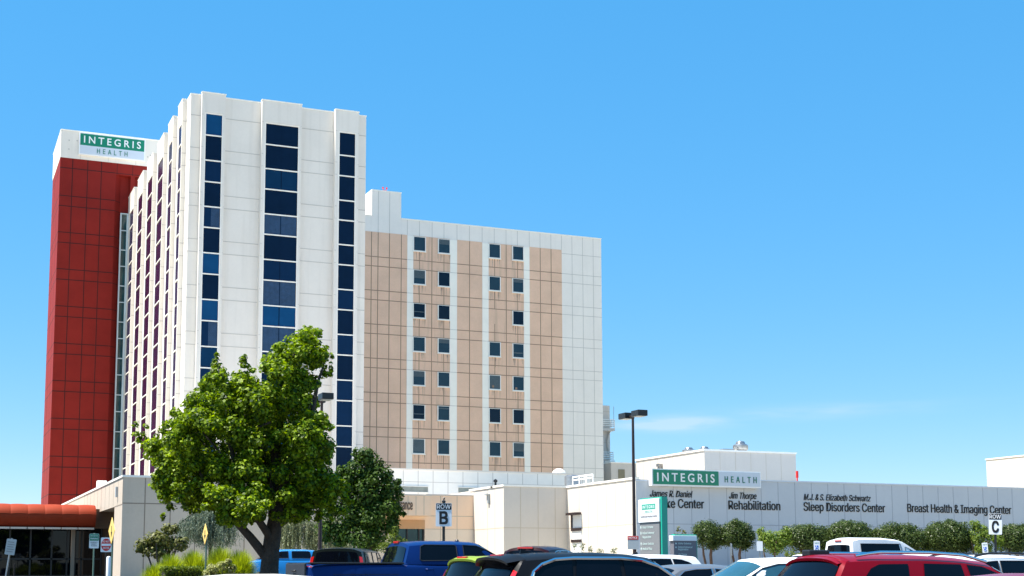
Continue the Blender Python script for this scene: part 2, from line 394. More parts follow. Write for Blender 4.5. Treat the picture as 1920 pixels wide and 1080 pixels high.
# ---------------- white bed tower
T = thing('hospital_tower', 'tallest white concrete tower with dark blue vertical window strips', 'building', (27.7, 134, BZ))
TOP = 43.0
wall = MB()
wall.box(19.8, 35.78, 115.5, 153.0, BZ, TOP - .12)
YB0, YB1 = 115.0, 115.5
fbays = [(20.68, 22.77, 20.97, 22.58), (26.0, 29.62, 26.28, 29.42), (32.73, 34.95, 33.05, 34.72)]
for (a, b, c, d), zh_ in zip(fbays, (41.25, 41.04, 41.05)):
    wall.box(a, c, YB0, YB1 - .002, BZ, TOP + .02); wall.box(d, b, YB0, YB1 - .002, BZ, TOP + .02)
    wall.box(c + .002, d - .002, YB0, YB1 - .002, zh_, TOP + .02)
LB = [(117.5, 119.8, 117.62, 119.2), (122.4, 125.2, 122.52, 124.5), (127.6, 131.6, 127.72, 131.0), (134.2, 138.3, 134.32, 137.6), (140.9, 144.9, 141.02, 144.2), (147.6, 152.2, 147.72, 150.6)]
XB0, XB1 = 19.42, 19.8
for (a, b, c, d) in LB:
    wall.box(XB0, XB1 - .002, a, c, BZ, TOP + .02); wall.box(XB0, XB1 - .002, d, b, BZ, TOP + .02)
    wall.box(XB0, XB1 - .002, c + .002, d - .002, 40.9, TOP + .02)
T_wall = wall.build('wall', M['white'], T)
cap = MB(); cap.box(19.77, 35.81, 115.47, 153.03, TOP - .118, TOP - .02)
for (a, b, c, d) in fbays: cap.box(a - .03, b + .03, YB0 - .03, YB1 - .035, TOP + .022, TOP + .10)
for (a, b, c, d) in LB: cap.box(XB0 - .03, XB1 - .035, a - .03, b + .03, TOP + .022, TOP + .10)
cap.build('coping', M['white_trim'], T)
jt = MB(); JZ = [41.04] + [z - 4.055 * k for k in range(10) for z in (38.13, 37.0)]
for z in JZ:
    if z < 5: continue
    for a, b in ((19.82, 20.66), (22.79, 25.98), (29.64, 32.71), (34.97, 35.76)): jt.box(a, b, 115.485, 115.498, z - .03, z + .03)
    for (a, b, c, d) in fbays:
        jt.box(a + .02, c - .12, 114.992, 114.998, z - .02, z + .02); jt.box(d + .12, b - .02, 114.992, 114.998, z - .02, z + .02)
    for (a, b, c, d) in LB: jt.box(XB0 + .02, XB1 - .02, a - .010, a - .003, z - .03, z + .03)
    jt.box(19.788, 19.798, 115.52, 117.48, z - .03, z + .03)
inlay(T, jt, M['joint_white'])
zL = [41.12, 39.24, 36.99, 35.08, 32.87, 31.02]; zC = [40.91, 39.04, 36.83, 34.98, 32.74, 30.9]; zR = [40.92, 38.85, 36.95, 34.68, 32.85, 30.6]
rr = random.Random(3)
def strip_levels(z): 
    out = list(z)
    while out[-1] > 6: out.append(out[-2] - 4.09)
    return out
tone = {0: [2, 0, 1, 0, 1, 0, 2, 0, 2, 1, 3, 1, 0], 1: [0, 0, 3, 0, 1, 0, 1, 0, 2, 3, 1, 0, 3], 2: [0, 0, 0, 0, 0, 0, 0, 1, 0, 1, 0, 1, 1, 1, 0]}
for si, (zs, (a, b, c, d)) in enumerate(zip((zL, zC, zR), fbays)):
    lv = strip_levels(zs)
    fr = MB()
    fr.box(c, c + .10, YB0 + .03, YB0 + .2, lv[-1], lv[0] + .12); fr.box(d - .10, d, YB0 + .03, YB0 + .2, lv[-1], lv[0] + .12)
    fr.box(c + .102, d - .102, YB0 + .03, YB0 + .2, lv[0] + .03, lv[0] + .12)
    for z in lv[1:]: fr.box(c + .102, d - .102, YB0 + .04, YB0 + .2, z - .05, z + .05)
    fr.build('window_frame', M['white_trim'], T)
    for k in range(len(lv) - 1):
        t = tone[si][k] if k < len(tone[si]) else rr.choice([0, 0, 1, 1, 2, 3])
        p = MB(); p.box(c + .103, d - .103, YB0 + .12, YB0 + .16, lv[k + 1] + .052, lv[k] - (.052 if k else -.028))
        if si == 1: pass
        wd = p.build('window', M['tower_glass'][t], T)
        if si == 1:
            m = MB(); xm = (c + d) / 2; m.box(xm - .035, xm + .035, YB0 + .1, YB0 + .118, lv[k + 1] + .055, lv[k] - .055)
            m.build('mullion', M['tower_glass'][0], wd)
        if (si, k) in ((0, 4), (1, 4), (1, 7), (0, 9), (1, 9)):
            cu = MB(); n = 26
            x0, x1 = c + .14, d - .14
            if si == 0: x0 = x1 - .75
            for q in range(n):
                xa = x0 + (x1 - x0) * q / n; xb = x0 + (x1 - x0) * (q + .8) / n
                cu.box(xa, xb, YB0 + .11, YB0 + .117, lv[k + 1] + .06, lv[k] - .06)
            cu.build('curtain', M['curtain'], wd)
for (a, b, c, d) in LB:
    p = MB(); p.box(XB0 + .025, XB0 + .07, c + .002, d - .002, BZ + 5, 40.88)
    ws = p.build('window_strip', M['purple_glass'], T)
    fr = MB()
    zz = [40.85]
    k = 0
    while zz[-1] > 7: zz.append(zz[-1] - (2.2 if k % 2 else 1.86)); k += 1
    for z in zz: fr.box(XB0 - .04, XB0 + .022, c + .07, d - .07, z - .05, z + .05)
    fr.box(XB0 - .01, XB0 + .022, c + .004, c + .068, BZ + 5, 40.88); fr.box(XB0 - .01, XB0 + .022, d - .068, d - .004, BZ + 5, 40.88)
    fr.build('frame', M['white_trim'], ws)
rf = MB(); rf.box(20.1, 35.5, 115.9, 152.7, TOP - .1, TOP - .06); rf.build('roof', M['roofing'], T)
b = MB(); b.tube([(27.6, 116.4, TOP - .06), (27.6, 116.4, TOP + .35)], .05, 6); b.lathe([(0.02, 0), (.13, .05), (.16, .16), (.08, .26), (.01, .3)], (27.6, 116.4, TOP + .3), 10)
b.single('rooftop_fitting', M['galv'], 'tiny grey fitting on the front roof edge of the white tower', 'roof fitting')

# ---------------- red elevator tower
R = thing('red_tower', 'dark red panelled tower with white top band left of the white tower', 'building', (17, 157, BZ))
RX0, RY, RZ, RB = 11.9, 151.54, 49.8, 46.7
w1 = MB(); w1.prism([(RX0, RY), (17.85, RY), (18.5, RY + .75), (24, RY + .75), (24, 161.3), (RX0, 161.3)], BZ, 45.40)
w1.box(RX0, 24, RY, 161.3, 45.402, RB); w1.box(19.5, 19.98, RY + .02, RY + .748, BZ, 45.398)
w1.build('red_panels', M['red'], R)
w2 = MB(); w2.box(RX0 - .03, 24.03, RY - .03, 161.33, RB + .003, RZ); w2.build('white_band', M['white'], R)
w3 = MB(); w3.box(RX0 - .07, 24.07, RY - .07, 161.37, RZ + .002, RZ + .1); w3.build('coping', M['white_trim'], R)
jt = MB(); rz = [45.56] + [z - 4.1 * k for k in range(11) for z in (42.42, 41.27)]
for z in rz:
    if z < 3: continue
    jt.box(RX0 + .01, 17.84, RY - .008, RY - .002, z - .05, z + .05)
    jt.box(RX0 - .008, RX0 - .002, RY + .01, 161.28, z - .035, z + .035)
    if z < 45.2: jt.add([(17.853, RY - .005, z - .035), (18.495, RY + .74, z - .035), (18.495, RY + .74, z + .035), (17.853, RY - .005, z + .035)], [(0, 1, 2, 3)])
    else: jt.box(17.85, 23.9, RY - .008, RY - .002, z - .035, z + .035)
for x in (13.22, 14.83, 16.3): jt.box(x - .045, x + .045, RY - .0075, RY - .0015, BZ + 2, RB - .02)
for x in (18.0, 19.7): jt.box(x - .03, x + .03, RY - .0075, RY - .0015, 45.42, RB - .02)
for y in (154.5, 158): jt.box(RX0 - .0075, RX0 - .0015, y - .03, y + .03, BZ + 2, RB - .02)
inlay(R, jt, M['joint_red'])
j2 = MB()
for x in (14.0, 17.0, 20.0): j2.box(x - .02, x + .02, RY - .036, RY - .031, RB + .02, RZ - .02)
for x, z in ((12.75, 48.7), (12.75, 47.7), (13.6, 48.75), (21.3, 47.8), (21.6, 48.0)): j2.box(x - .07, x + .07, RY - .06, RY - .032, z - .07, z + .07)
j2.build('wall_fittings', M['joint_white'], R)
# roof kit on the red tower
v = MB(); P = on(291.5, 262, 'Y', 156.0)
v.lathe([(.42, 49.6), (.42, 50.9), (.5, 50.92), (.5, 51.1), (.2, 51.25), (.02, 51.3)], (P[0], 156, 0), 14)
v.box(P[0] - 1.6, P[0] - .5, 155.6, 156.4, 49.6, 50.3)
v.single('rooftop_exhaust', M['galv'], 'grey exhaust cap on the red tower roof beside the white tower', 'roof vent')
v = MB(); v.tube([(P[0] + .25, 157.2, 49.6), (P[0] + .25, 157.2, 51.75)], .04, 5); v.tube([(P[0] - .1, 157.2, 51.2), (P[0] + .6, 157.2, 51.2)], .03, 5)
v.single('antenna_mast', M['galv'], 'thin antenna mast on the roof behind the red tower sign', 'antenna')

# glazed link between the red tower and the white tower
K = thing('glazed_stair_link', 'narrow green glazed shaft squeezed between red and white towers', 'building', (19.1, 152.1, BZ))
k = MB(); k.box(18.56, 19.79, 151.85, 153.2, BZ, 41.0); k.build('core', M['frame_blue'], K)
k = MB(); k.box(18.52, 18.66, 151.62, 151.848, BZ, 41.1); k.box(19.22, 19.41, 151.62, 151.848, BZ, 41.1); k.box(18.662, 19.218, 151.62, 151.848, 41.0, 41.1)
zz = [41.0 - .02]; q = 0
while zz[-1] > 6: zz.append(zz[-1] - (2.22 if q % 2 else 1.84)); q += 1
for z in zz[1:]: k.box(18.662, 19.218, 151.66, 151.848, z - .05, z + .05)
k.build('window_frame', M['frame_blue'], K)
for i in range(len(zz) - 1):
    p = MB(); p.box(18.663, 19.217, 151.75, 151.79, zz[i + 1] + .052, zz[i] - .052); p.build('window', M['teal_glass'], K)

# ---------------- tan patient wing
W = thing('patient_wing', 'tan and white eight storey wing with pairs of small square windows', 'building', (59, 160, BZ))
WY = 150.5
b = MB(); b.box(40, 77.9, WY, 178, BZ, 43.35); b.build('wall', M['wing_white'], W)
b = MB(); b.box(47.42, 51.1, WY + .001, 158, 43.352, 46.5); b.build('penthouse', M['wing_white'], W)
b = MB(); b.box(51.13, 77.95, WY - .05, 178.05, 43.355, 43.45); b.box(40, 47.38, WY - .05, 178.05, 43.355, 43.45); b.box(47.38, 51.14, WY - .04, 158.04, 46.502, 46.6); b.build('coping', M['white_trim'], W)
BT = 41.45
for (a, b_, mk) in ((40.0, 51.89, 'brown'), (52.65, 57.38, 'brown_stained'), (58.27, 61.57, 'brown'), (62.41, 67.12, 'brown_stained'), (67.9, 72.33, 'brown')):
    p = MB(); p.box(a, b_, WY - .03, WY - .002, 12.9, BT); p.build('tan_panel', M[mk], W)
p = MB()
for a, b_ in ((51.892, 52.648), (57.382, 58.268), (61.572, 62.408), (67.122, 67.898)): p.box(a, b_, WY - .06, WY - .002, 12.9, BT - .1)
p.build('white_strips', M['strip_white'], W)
jb = MB(); jw = MB()
hz = [z - 4.055 * k_ for k_ in range(7) for z in (38.45, 37.32)]
tan = ((40.0, 51.87), (52.67, 57.36), (58.29, 61.55), (62.43, 67.10), (67.92, 72.31))
for z in hz:
    for a, b_ in tan: jb.box(a, b_, WY - .037, WY - .031, z - .045, z + .045)
    jw.box(72.35, 77.88, WY - .008, WY - .002, z - .03, z + .03)
    for a, b_ in ((51.9, 52.64), (57.39, 58.26), (61.58, 62.40), (67.13, 67.89)): jw.box(a, b_, WY - .067, WY - .061, z - .025, z + .025)
jw.box(72.35, 77.88, WY - .008, WY - .002, 40.98, 41.04)
for x in (47.41, 48.23, 49.65, 51.14, 59.91, 69.37, 70.86): jb.box(x - .045, x + .045, WY - .0365, WY - .0305, 13, BT - .02)
wcols = [(52.71, 54.13), (55.88, 57.28), (62.49, 63.89), (65.64, 67.02)]
for x in (55.03, 64.76): jb.box(x - .045, x + .045, WY - .0365, WY - .0305, 13, BT - .02)
ROWS = [(41.3 - 4.065 * k_, 39.66 - 4.065 * k_) for k_ in range(7)]
for x in (53.44, 56.58, 63.22, 66.29):
    for i in range(7):
        zt = ROWS[i][1] - .12; zb = ROWS[i + 1][0] + .12 if i < 6 else 13
        jb.box(x - .04, x + .04, WY - .0365, WY - .0305, zb, zt)
for x in (48.23, 49.65): jw.box(x - .03, x + .03, WY - .006, WY - .002, BT + .02, 46.4)
for x in (53.44, 55.05, 56.58, 58.27, 59.91, 61.57, 63.18, 64.76, 66.29, 67.9, 69.37, 70.86, 72.33, 51.89): jw.box(x - .03, x + .03, WY - .006, WY - .002, BT + .02, 43.3)
for x in (73.78, 75.27, 76.75): jw.box(x - .03, x + .03, WY - .0075, WY - .0015, 13, 43.3)
inlay(W, jb, M['joint_brown']); inlay(W, jw, M['joint_white'])
wt = [[1, 1, 1, 1], [1, 0, 1, 1], [0, 0, None, 0], [1, 1, 1, 1], [1, 1, 2, 1], [0, 1, 0, 0], [2, 1, 1, 1]]
BLINDS = {(0, 1): (0, .35), (1, 0): (0, .55), (1, 3): (0, .25), (2, 0): (.55, .62), (3, 3): (.62, .7), (4, 0): (0, .4), (4, 2): (0, .9), (5, 0): (.60, .66), (5, 1): (.1, .2), (6, 0): (0, .85), (6, 3): (0, .6), (3, 1): (0, .3)}
st = MB(); rs = random.Random(5)
for i, (zt, zb) in enumerate(ROWS):
    for j, (x0, x1) in enumerate(wcols):
        if wt[i][j] is None: continue
        f = MB(); f.box(x0 - .10, x0, WY - .14, WY - .032, zb - .1, zt + .05); f.box(x1, x1 + .10, WY - .14, WY - .032, zb - .1, zt + .05)
        f.box(x0 + .002, x1 - .002, WY - .14, WY - .032, zb - .1, zb); f.box(x0 + .002, x1 - .002, WY - .14, WY - .032, zt, zt + .05)
        f.box(x0 - .14, x1 + .14, WY - .20, WY - .032, zb - .17, zb - .103)
        wf = f.build('window', M['white_trim'], W)
        p = MB(); p.box(x0 + .003, x1 - .003, WY - .10, WY - .033, zb + .003, zt - .003); p.build('pane', M['wing_glass'][wt[i][j]], wf)
        if (i, j) in BLINDS:
            fa, fb = BLINDS[(i, j)]; bl = MB(); zz_ = zt - .01 - (zt - zb) * fa
            while zz_ > zt - (zt - zb) * fb: bl.box(x0 + .02, x1 - .02, WY - .112, WY - .1015, zz_ - .05, zz_ - .012); zz_ -= .055
            bl.build('blind', M['blind'], wf)
        for _ in range(9):                                       # water stains running down below the sill
            xs = rs.uniform(x0 - .1, x1 + .1); wd = rs.uniform(.015, .05); L = rs.uniform(.25, 1.3)
            st.add([(xs - wd, WY - .034, zb - .2), (xs + wd, WY - .034, zb - .2), (xs + wd * .2, WY - .034, zb - .2 - L), (xs - wd * .4, WY - .034, zb - .2 - L)], [(0, 3, 2, 1)])
inlay(W, st, M['stain'])
for x, z in ((62.95, 26.0 - 2.5 + .2), (66.0, 26.0 - 2.5 + .1)):
    b = MB(); b.box(x - .12, x + .12, WY - .16, WY - .033, z - .13, z + .13); b.build('wall_vent', M['joint_brown'], W)
b = MB(); px = on(721.5, 358, 'Y', 152)[0]
b.tube([(px, 152, 46.5), (px, 152, 47.0)], .035, 6)
for s_ in (-1, 1):
    b.tube([(px, 152, 47.05), (px + s_ * .18, 152, 47.12), (px + s_ * .24, 152, 47.3)], .035, 6)
    b.lathe([(.02, 0), (.10, .03), (.10, .18), (.02, .24)], (px + s_ * .24, 152, 47.25), 10)
b.single('obstruction_light', M['sign_red'], 'small twin red warning light on the wing penthouse roof', 'warning light')

# service annex and catwalks right of the wing
A = thing('service_annex', 'narrow beige shaft with railed catwalks right of the tan wing', 'building', (79, 166, BZ))
AY = 165.0
a0 = on(1100, 800, 'Y', AY)[0]; a1 = on(1143.5, 800, 'Y', AY)[0]; az = on(1140, 760.5, 'Y', AY)[2]
b = MB(); b.box(77.93, a1, AY, AY + 8, BZ, az); b.build('wall', M['cream'], A)
jb = MB()
for py in (772, 830): z = on(1140, py, 'Y', AY)[2]; jb.box(77.95, a1 - .02, AY - .008, AY - .002, z - .03, z + .03)
inlay(A, jb, M['joint_cream'])
for (pt, pb, pk) in ((787, 803, 1151), (848, 865, 1148)):
    zt = on(1140, pt, 'Y', AY - 1)[2]; zb = on(1140, pb, 'Y', AY - 1)[2]; xe = on(pk, 800, 'Y', AY - 1)[0]
    b = MB(); b.box(77.93, xe, AY - 1.3, AY + 2, zb - .35, zb)
    pf = b.build('catwalk', M['cream'], A)
    r = MB()
    for z in np.linspace(zb + .35, zt, 4): r.tube([(77.93, AY - 1.25, z), (xe - .05, AY - 1.25, z), (xe - .05, AY + 2, z)], .055, 5)
    for x in np.linspace(78.3, xe - .05, 4): r.tube([(x, AY - 1.25, zb), (x, AY - 1.25, zt)], .055, 5)
    for y in (AY - .2, AY + .9, AY + 2): r.tube([(xe - .05, y, zb), (xe - .05, y, zt)], .055, 5)
    r.build('railing', M['white_trim'], pf)
d = MB(); x = on(1139, 800, 'Y', AY)[0]; d.tube([(x + .3, AY - .2, on(1139, 806, 'Y', AY)[2]), (x - .15, AY - .2, on(1139, 828, 'Y', AY)[2]), (x + .1, AY - .2, on(1139, 848, 'Y', AY)[2])], .12, 7)
z0, z1 = on(1139, 866, 'Y', AY - 1)[2], on(1139, 892, 'Y', AY - 1)[2]
d.tube([(x, AY - .9, z0), (x - .5, AY - .9, (z0 + z1) / 2), (x - .8, AY - .9, z1)], .14, 7); d.tube([(x + .5, AY - .9, z0), (x + .2, AY - .9, (z0 + z1) / 2), (x, AY - .9, z1)], .16, 7)
d.build('duct', M['cream'], A)
b = MB(); x = on(1151, 800, 'Y', AY)[0]; b.tube([(x, AY, on(1151, 800, 'Y', AY)[2]), (x, AY, on(1151, 762, 'Y', AY)[2])], .035, 5); b.build('antenna', M['galv'], A)

S = thing('service_block', 'low beige block with a shuttered opening behind the right lamp post', 'building', (84, 160, BZ))
SY = 152.0
x0 = on(1146, 880, 'Y', SY)[0]; x1 = on(1193, 880, 'Y', SY)[0] + 6; z1 = on(1160, 868.5, 'Y', SY)[2]
b = MB(); b.box(x0, x1, SY, SY + 14, BZ, z1); b.build('wall', M['cream'], S)
b = MB(); b.box(on(1159, 880, 'Y', SY)[0], on(1171, 880, 'Y', SY)[0], SY - .06, SY - .003, on(1160, 897, 'Y', SY)[2], on(1160, 880, 'Y', SY)[2]); b.build('shutter', mat('olive_shutter', (.22, .19, .12), .7), S)
b = MB(); b.box(x0 - .05, x1 + .05, SY - .05, SY + 14, z1 + .002, z1 + .12); b.box(on(1148, 866, 'Y', SY)[0], on(1157, 866, 'Y', SY)[0], SY + .6, SY + 2, z1 + .122, z1 + .4); b.build('coping', M['white_trim'], S)

# ---------------- white band podium in front of the wing
Pd = thing('white_podium', 'long white upper storey with grey window bands below the tan wing', 'building', (40, 130, BZ))
PY = 110.0
x1 = on(1106, 890, 'Y', PY)[0]; z1 = on(800, 882, 'Y', PY)[2]
b = MB(); b.box(36, x1, PY, 150.4, BZ, z1); b.build('wall', M['white_trim'], Pd)
b = MB(); b.box(36, x1 + .05, PY - .06, 150.4, z1 + .002, z1 + .12); b.build('coping', M['white'], Pd)
jb = MB()
for px_ in range(700, 1106, 28): x = on(px_, 900, 'Y', PY)[0]; jb.box(x - .025, x + .025, PY - .007, PY - .002, BZ + 2, z1 - .02)
z = on(800, 904, 'Y', PY)[2]; jb.box(36, x1 - .02, PY - .0075, PY - .0015, z - .02, z + .02)
inlay(Pd, jb, M['joint_white'])
for (pa, pb, ya, yb) in ((735, 802, 911, 922), (859.5, 900, 914, 926)):
    xa = on(pa, ya, 'Y', PY)[0]; xb = on(pb, ya, 'Y', PY)[0]; za = on(pa + 30, ya + 1, 'Y', PY)[2]; zb = on(pa + 30, yb, 'Y', PY)[2]
    f = MB(); f.box(xa - .06, xb + .06, PY - .10, PY - .01, zb - .06, zb); f.box(xa - .06, xb + .06, PY - .10, PY - .01, za, za + .06)
    wf = f.build('window', M['white_trim'], Pd)
    p = MB(); p.box(xa, xb, PY - .06, PY - .012, zb + .002, za - .002); p.build('pane', mat('grey_green_glass', (.24, .26, .23), .25, .2, 1.5), wf)
P = on(1048, 888, 'Y', 114)
b = MB(); b.lathe([(.35, z1 + .1), (.35, P[2] - .1), (.62, P[2]), (.6, P[2] + .18), (.3, P[2] + .42), (.02, P[2] + .48)], (P[0], 114, 0), 16)
b.single('dome_vent', M['sign_white'], 'white dome vent on the podium roof edge below the tan wing', 'roof vent', smooth=40)

# ---------------- peach entrance block
E_ = thing('entrance_block', 'peach panelled entrance block with a projecting lettered fascia', 'building', (29, 95, BZ))
EY = 89.5
ztop = on(850, 930, 'Y', EY)[2]; zpale = on(850, 992.5, 'Y', EY)[2]; zmid = on(850, 968, 'Y', EY)[2]
xr = 36.05
xd0, xd1 = on(764, 1000, 'Y', EY)[0], on(795, 1000, 'Y', EY)[0]
b = MB(); b.box(20, xr, EY, 109.9, zpale, ztop)
b.build('wall', M['peach'], E_)
b = MB(); b.box(xd1 + .05, xr, EY, 109.9, BZ, zpale - .002); b.box(20, xd0 - 1.2, EY, 109.9, BZ, zpale - .002); b.build('lower_wall', M['peach_pale'], E_)
b = MB(); b.box(xd0 - 1.2, xd1 + .05, EY - .04, EY - .002, zpale, zmid - .3); b.build('lintel', mat('tan_lintel', (.50, .30, .16), .75), E_)
b = MB(); b.box(xd0 - 1.19, xd1 + .04, EY + .15, EY + .2, BZ, zpale - .002); dr = b.build('door_glazing', M['teal_glass'], E_)
b = MB()
for x in (xd0 - 1.19, xd0, xd1 - .35, xd1 - .02): b.box(x - .05, x + .05, EY + .05, EY + .148, BZ, zpale - .004)
b.build('frame', M['black_metal'], dr)
CYF = 88.3
xc1 = on(808, 950, 'Y', CYF)[0]; xc0 = on(690, 950, 'Y', CYF)[0]; zc1 = on(808, 930, 'Y', CYF)[2]; zc0 = on(800, 967, 'Y', CYF)[2]
b = MB(); b.box(xc0, xc1, CYF, EY - .045, zc0, zc1); b.build('fascia', M['peach'], E_)
b = MB(); b.box(xc0 - .04, xc1 + .04, CYF - .04, EY - .005, zc1 + .002, zc1 + .1); b.box(xc1 + .042, xr, EY - .04, 109.9, ztop + .002, ztop + .1); b.build('coping', M['cream'], E_)
jb = MB()
for px_ in (720, 735, 750, 765, 780, 795): x = on(px_, 950, 'Y', CYF)[0]; jb.box(x - .02, x + .02, CYF - .008, CYF - .002, zc0 + .02, zc1 - .02)
for px_ in (826, 857): x = on(px_, 950, 'Y', EY)[0]; jb.box(x - .025, x + .025, EY - .008, EY - .002, BZ + 1, ztop - .02)
jb.box(xc1 + .01, xr - .02, EY - .009, EY - .003, zmid - .025, zmid + .025); jb.box(xd1 + .06, xr - .02, EY - .009, EY - .003, zpale - .02, zpale + .02)
inlay(E_, jb, M['joint_cream'])
xa = on(716, 950, 'Y', CYF)[0]; xb = on(773.5, 950, 'Y', CYF)[0]; zl = on(760, 955.5, 'Y', CYF)[2]
L = thing('entrance_lettering', 'brown raised lettering on the peach entrance fascia behind the dark tree', 'lettering', (xa, CYF, zl))
text_on_front('Main Entrance', xa, CYF - .004, zl, xb - xa, .66, weight=.012, depth=.05).build('lettering', M['letter_brown'], L)

# ---------------- cream corner block and long lettered wing on the right
zt = 0.5 * (on(1192, 898.5, 'Y', 74.2)[2] + on(1000, 913, 'Y', 84.0)[2]); HW = zt
B = thing('cream_block', 'cream panelled corner block between the peach entrance and grey lettered wall', 'building', (38, 86, BZ))
XA = on(944.5, 911, 'Y', 84.0)[0]; XC = on(1192, 897.8, 'Y', 74.2)[0]
b = MB(); b.prism([(XA, 84.0), (XC, 84.0), (XC, 74.21), (XC + 3, 74.21), (XC + 3, 109.8), (XA, 109.8)], BZ, HW); b.build('wall', M['cream'], B)
b = MB()
for (x0_, x1_, y0_, y1_) in ((XA - .06, XC - .062, 83.94, 84.3), (XA - .06, XA + .24, 84.302, 90.2), (XC - .06, XC + .24, 74.18, 84.3)): b.box(x0_, x1_, y0_, y1_, HW + .002, HW + .13)
b.build('coping', M['white_trim'], B)
jb = MB(); zj = on(1000, 990, 'Y', 84.0)[2]; zj2 = on(1130, 984.4, 'X', XC)[2]
jb.box(XA, XC - .01, 83.992, 83.998, zj - .025, zj + .025); jb.box(XA - .008, XA - .002, 84.0, 89.5, zj - .025, zj + .025); jb.box(XC - .008, XC - .002, 74.3, 84, zj - .025, zj + .025)
for px_ in (976, 1009, 1041): x = on(px_, 950, 'Y', 84.0)[0]; jb.box(x - .022, x + .022, 83.9925, 83.9985, BZ, HW - .02)
for px_ in (914, 928): y = on(px_, 950, 'X', XA)[1]; jb.box(XA - .0075, XA - .0015, y - .025, y + .025, BZ, HW - .02)
for px_ in (1086, 1103, 1120, 1137, 1154, 1173): y = on(px_, 950, 'X', XC)[1]; jb.box(XC - .0075, XC - .0015, y - .025, y + .025, BZ, HW - .02)
inlay(B, jb, M['joint_cream'])
y = on(917, 930, 'X', XA)[1]; za = on(917, 944, 'X', XA)[2]; zb = on(917, 926, 'X', XA)[2]
b = MB(); b.box(XA - .14, XA - .003, y - .12, y + .12, za, zb - .1); b.box(XA - .3, XA - .003, y - .2, y + .2, zb - .098, zb); b.build('wall_lamp', M['sign_back'], B)
y = on(1080, 930, 'X', XC)[1]
dzt, dzb = on(1079, 966, 'X', XC)[2], BZ
y0_, y1_ = on(1071, 966, 'X', XC - .1)[1], on(1088, 966, 'X', XC - .1)[1]
b = MB(); b.box(XC - .05, XC - .003, y1_, y0_, dzb, dzt); dr = b.build('door', M['sign_white'], B)
b = MB()
for pz in (993, 1014.5): z = on(1079, pz, 'X', XC)[2]; b.box(XC - .12, XC - .052, y1_ - .05, y0_ + .05, z - .10, z + .10)
b.box(XC - .45, XC - .052, y1_ - .05, y0_ + .15, dzt, dzt + .16); b.box(XC - .12, XC - .052, y0_ - .12, y0_ + .05, on(1079, 993, 'X', XC)[2] + .1, dzt)
b.build('door_frame', M['dark_metal'], dr)

G = thing('lettered_wing', 'long single storey grey-blue wall carrying black department names', 'building', (70, 80, BZ))
GY = 74.2
zg = on(1583, 906.9, 'Y', GY)[2]; zgl = on(1200, 898.5, 'Y', GY)[2]
xg0 = XC + .002; xg1 = on(1920, 950, 'Y', GY)[0] + 25
xs0 = on(1213, 905, 'Y', GY)[0]; xs1 = on(1219, 905, 'Y', GY)[0]
b = MB(); b.extr([(xg0, BZ), (xg1, BZ), (xg1, zg), (xs1, zg), (xs0, zgl - .12), (xg0, zgl - .12)], GY, GY + .2); b.box(XC + 3.1, xg1, GY + .202, 98, BZ, zg - .25)
b.build('wall', M['bluewall'], G)
b = MB(); b.box(xs1 + .3, xg1, GY - .05, GY + .25, zg + .002, zg + .09); b.box(xg0, xs0, GY - .05, GY + .25, zgl - .118, zgl - .03); b.build('coping', M['sign_pale'], G)
jb = MB(); zj = on(1350, 983.6, 'Y', GY)[2]; jb.box(xg0 + .02, xg1, GY - .008, GY - .002, zj - .02, zj + .02)
x = on(1263, 950, 'Y', GY)[0]; st_ = on(1330, 950, 'Y', GY)[0] - x
n = 0; xx = x
while xx < xg1: jb.box(xx - .018, xx + .018, GY - .0075, GY - .0015, BZ, zg - .02); xx += st_ / 2; n += 1
inlay(G, jb, M['joint_bluewall'])
def wall_letters(lines, label):
    root = None
    for (s, pa, pb, py, cap, wgt, it) in lines:
        xa = on(pa, py, 'Y', GY)[0]; xb = on(pb, py, 'Y', GY)[0]; zl = on((pa + pb) / 2, py, 'Y', GY)[2]
        if root is None: root = thing('wall_lettering', label, 'lettering', (xa, GY, zl), group='department names on the grey-blue wall')
        tm = MB()
        for q_ in (-1, 1):                            # thick strokes
            t_ = text_on_front(s, xa + (.015 if not it else .009) * q_, GY - .01 - .0015 * q_, zl, xb - xa - .04, cap, weight=0.0, italic=it, depth=.03); tm.add(t_.v, t_.f)
        tm.build('lettering', M['letter_black'], root)
PX = 84 / FPX
wall_letters([('James R. Daniel', 1218.5, 1299, 932, .40, .012, .28), ('Stroke Center', 1218.5, 1320.5, 952.5, .56, .015, 0)], 'black letters partly hidden behind the tall entrance directory sign')
wall_letters([('Jim Thorpe', 1367, 1419, 935.5, .40, .012, .28), ('Rehabilitation', 1366, 1463.5, 956, .56, .015, 0)], 'black letters reading Rehabilitation right of the big green sign')
wall_letters([('M.J. & S. Elizabeth Schwartz', 1507, 1633, 939, .40, .012, .28), ('Sleep Disorders Center', 1507, 1660, 959.3, .56, .015, 0)], 'black letters reading Sleep Disorders Center below a smaller italic line')
wall_letters([('Breast Health & Imaging Center', 1701.5, 1896.5, 962, .56, .015, 0)], 'single black line reading Breast Health & Imaging Center')

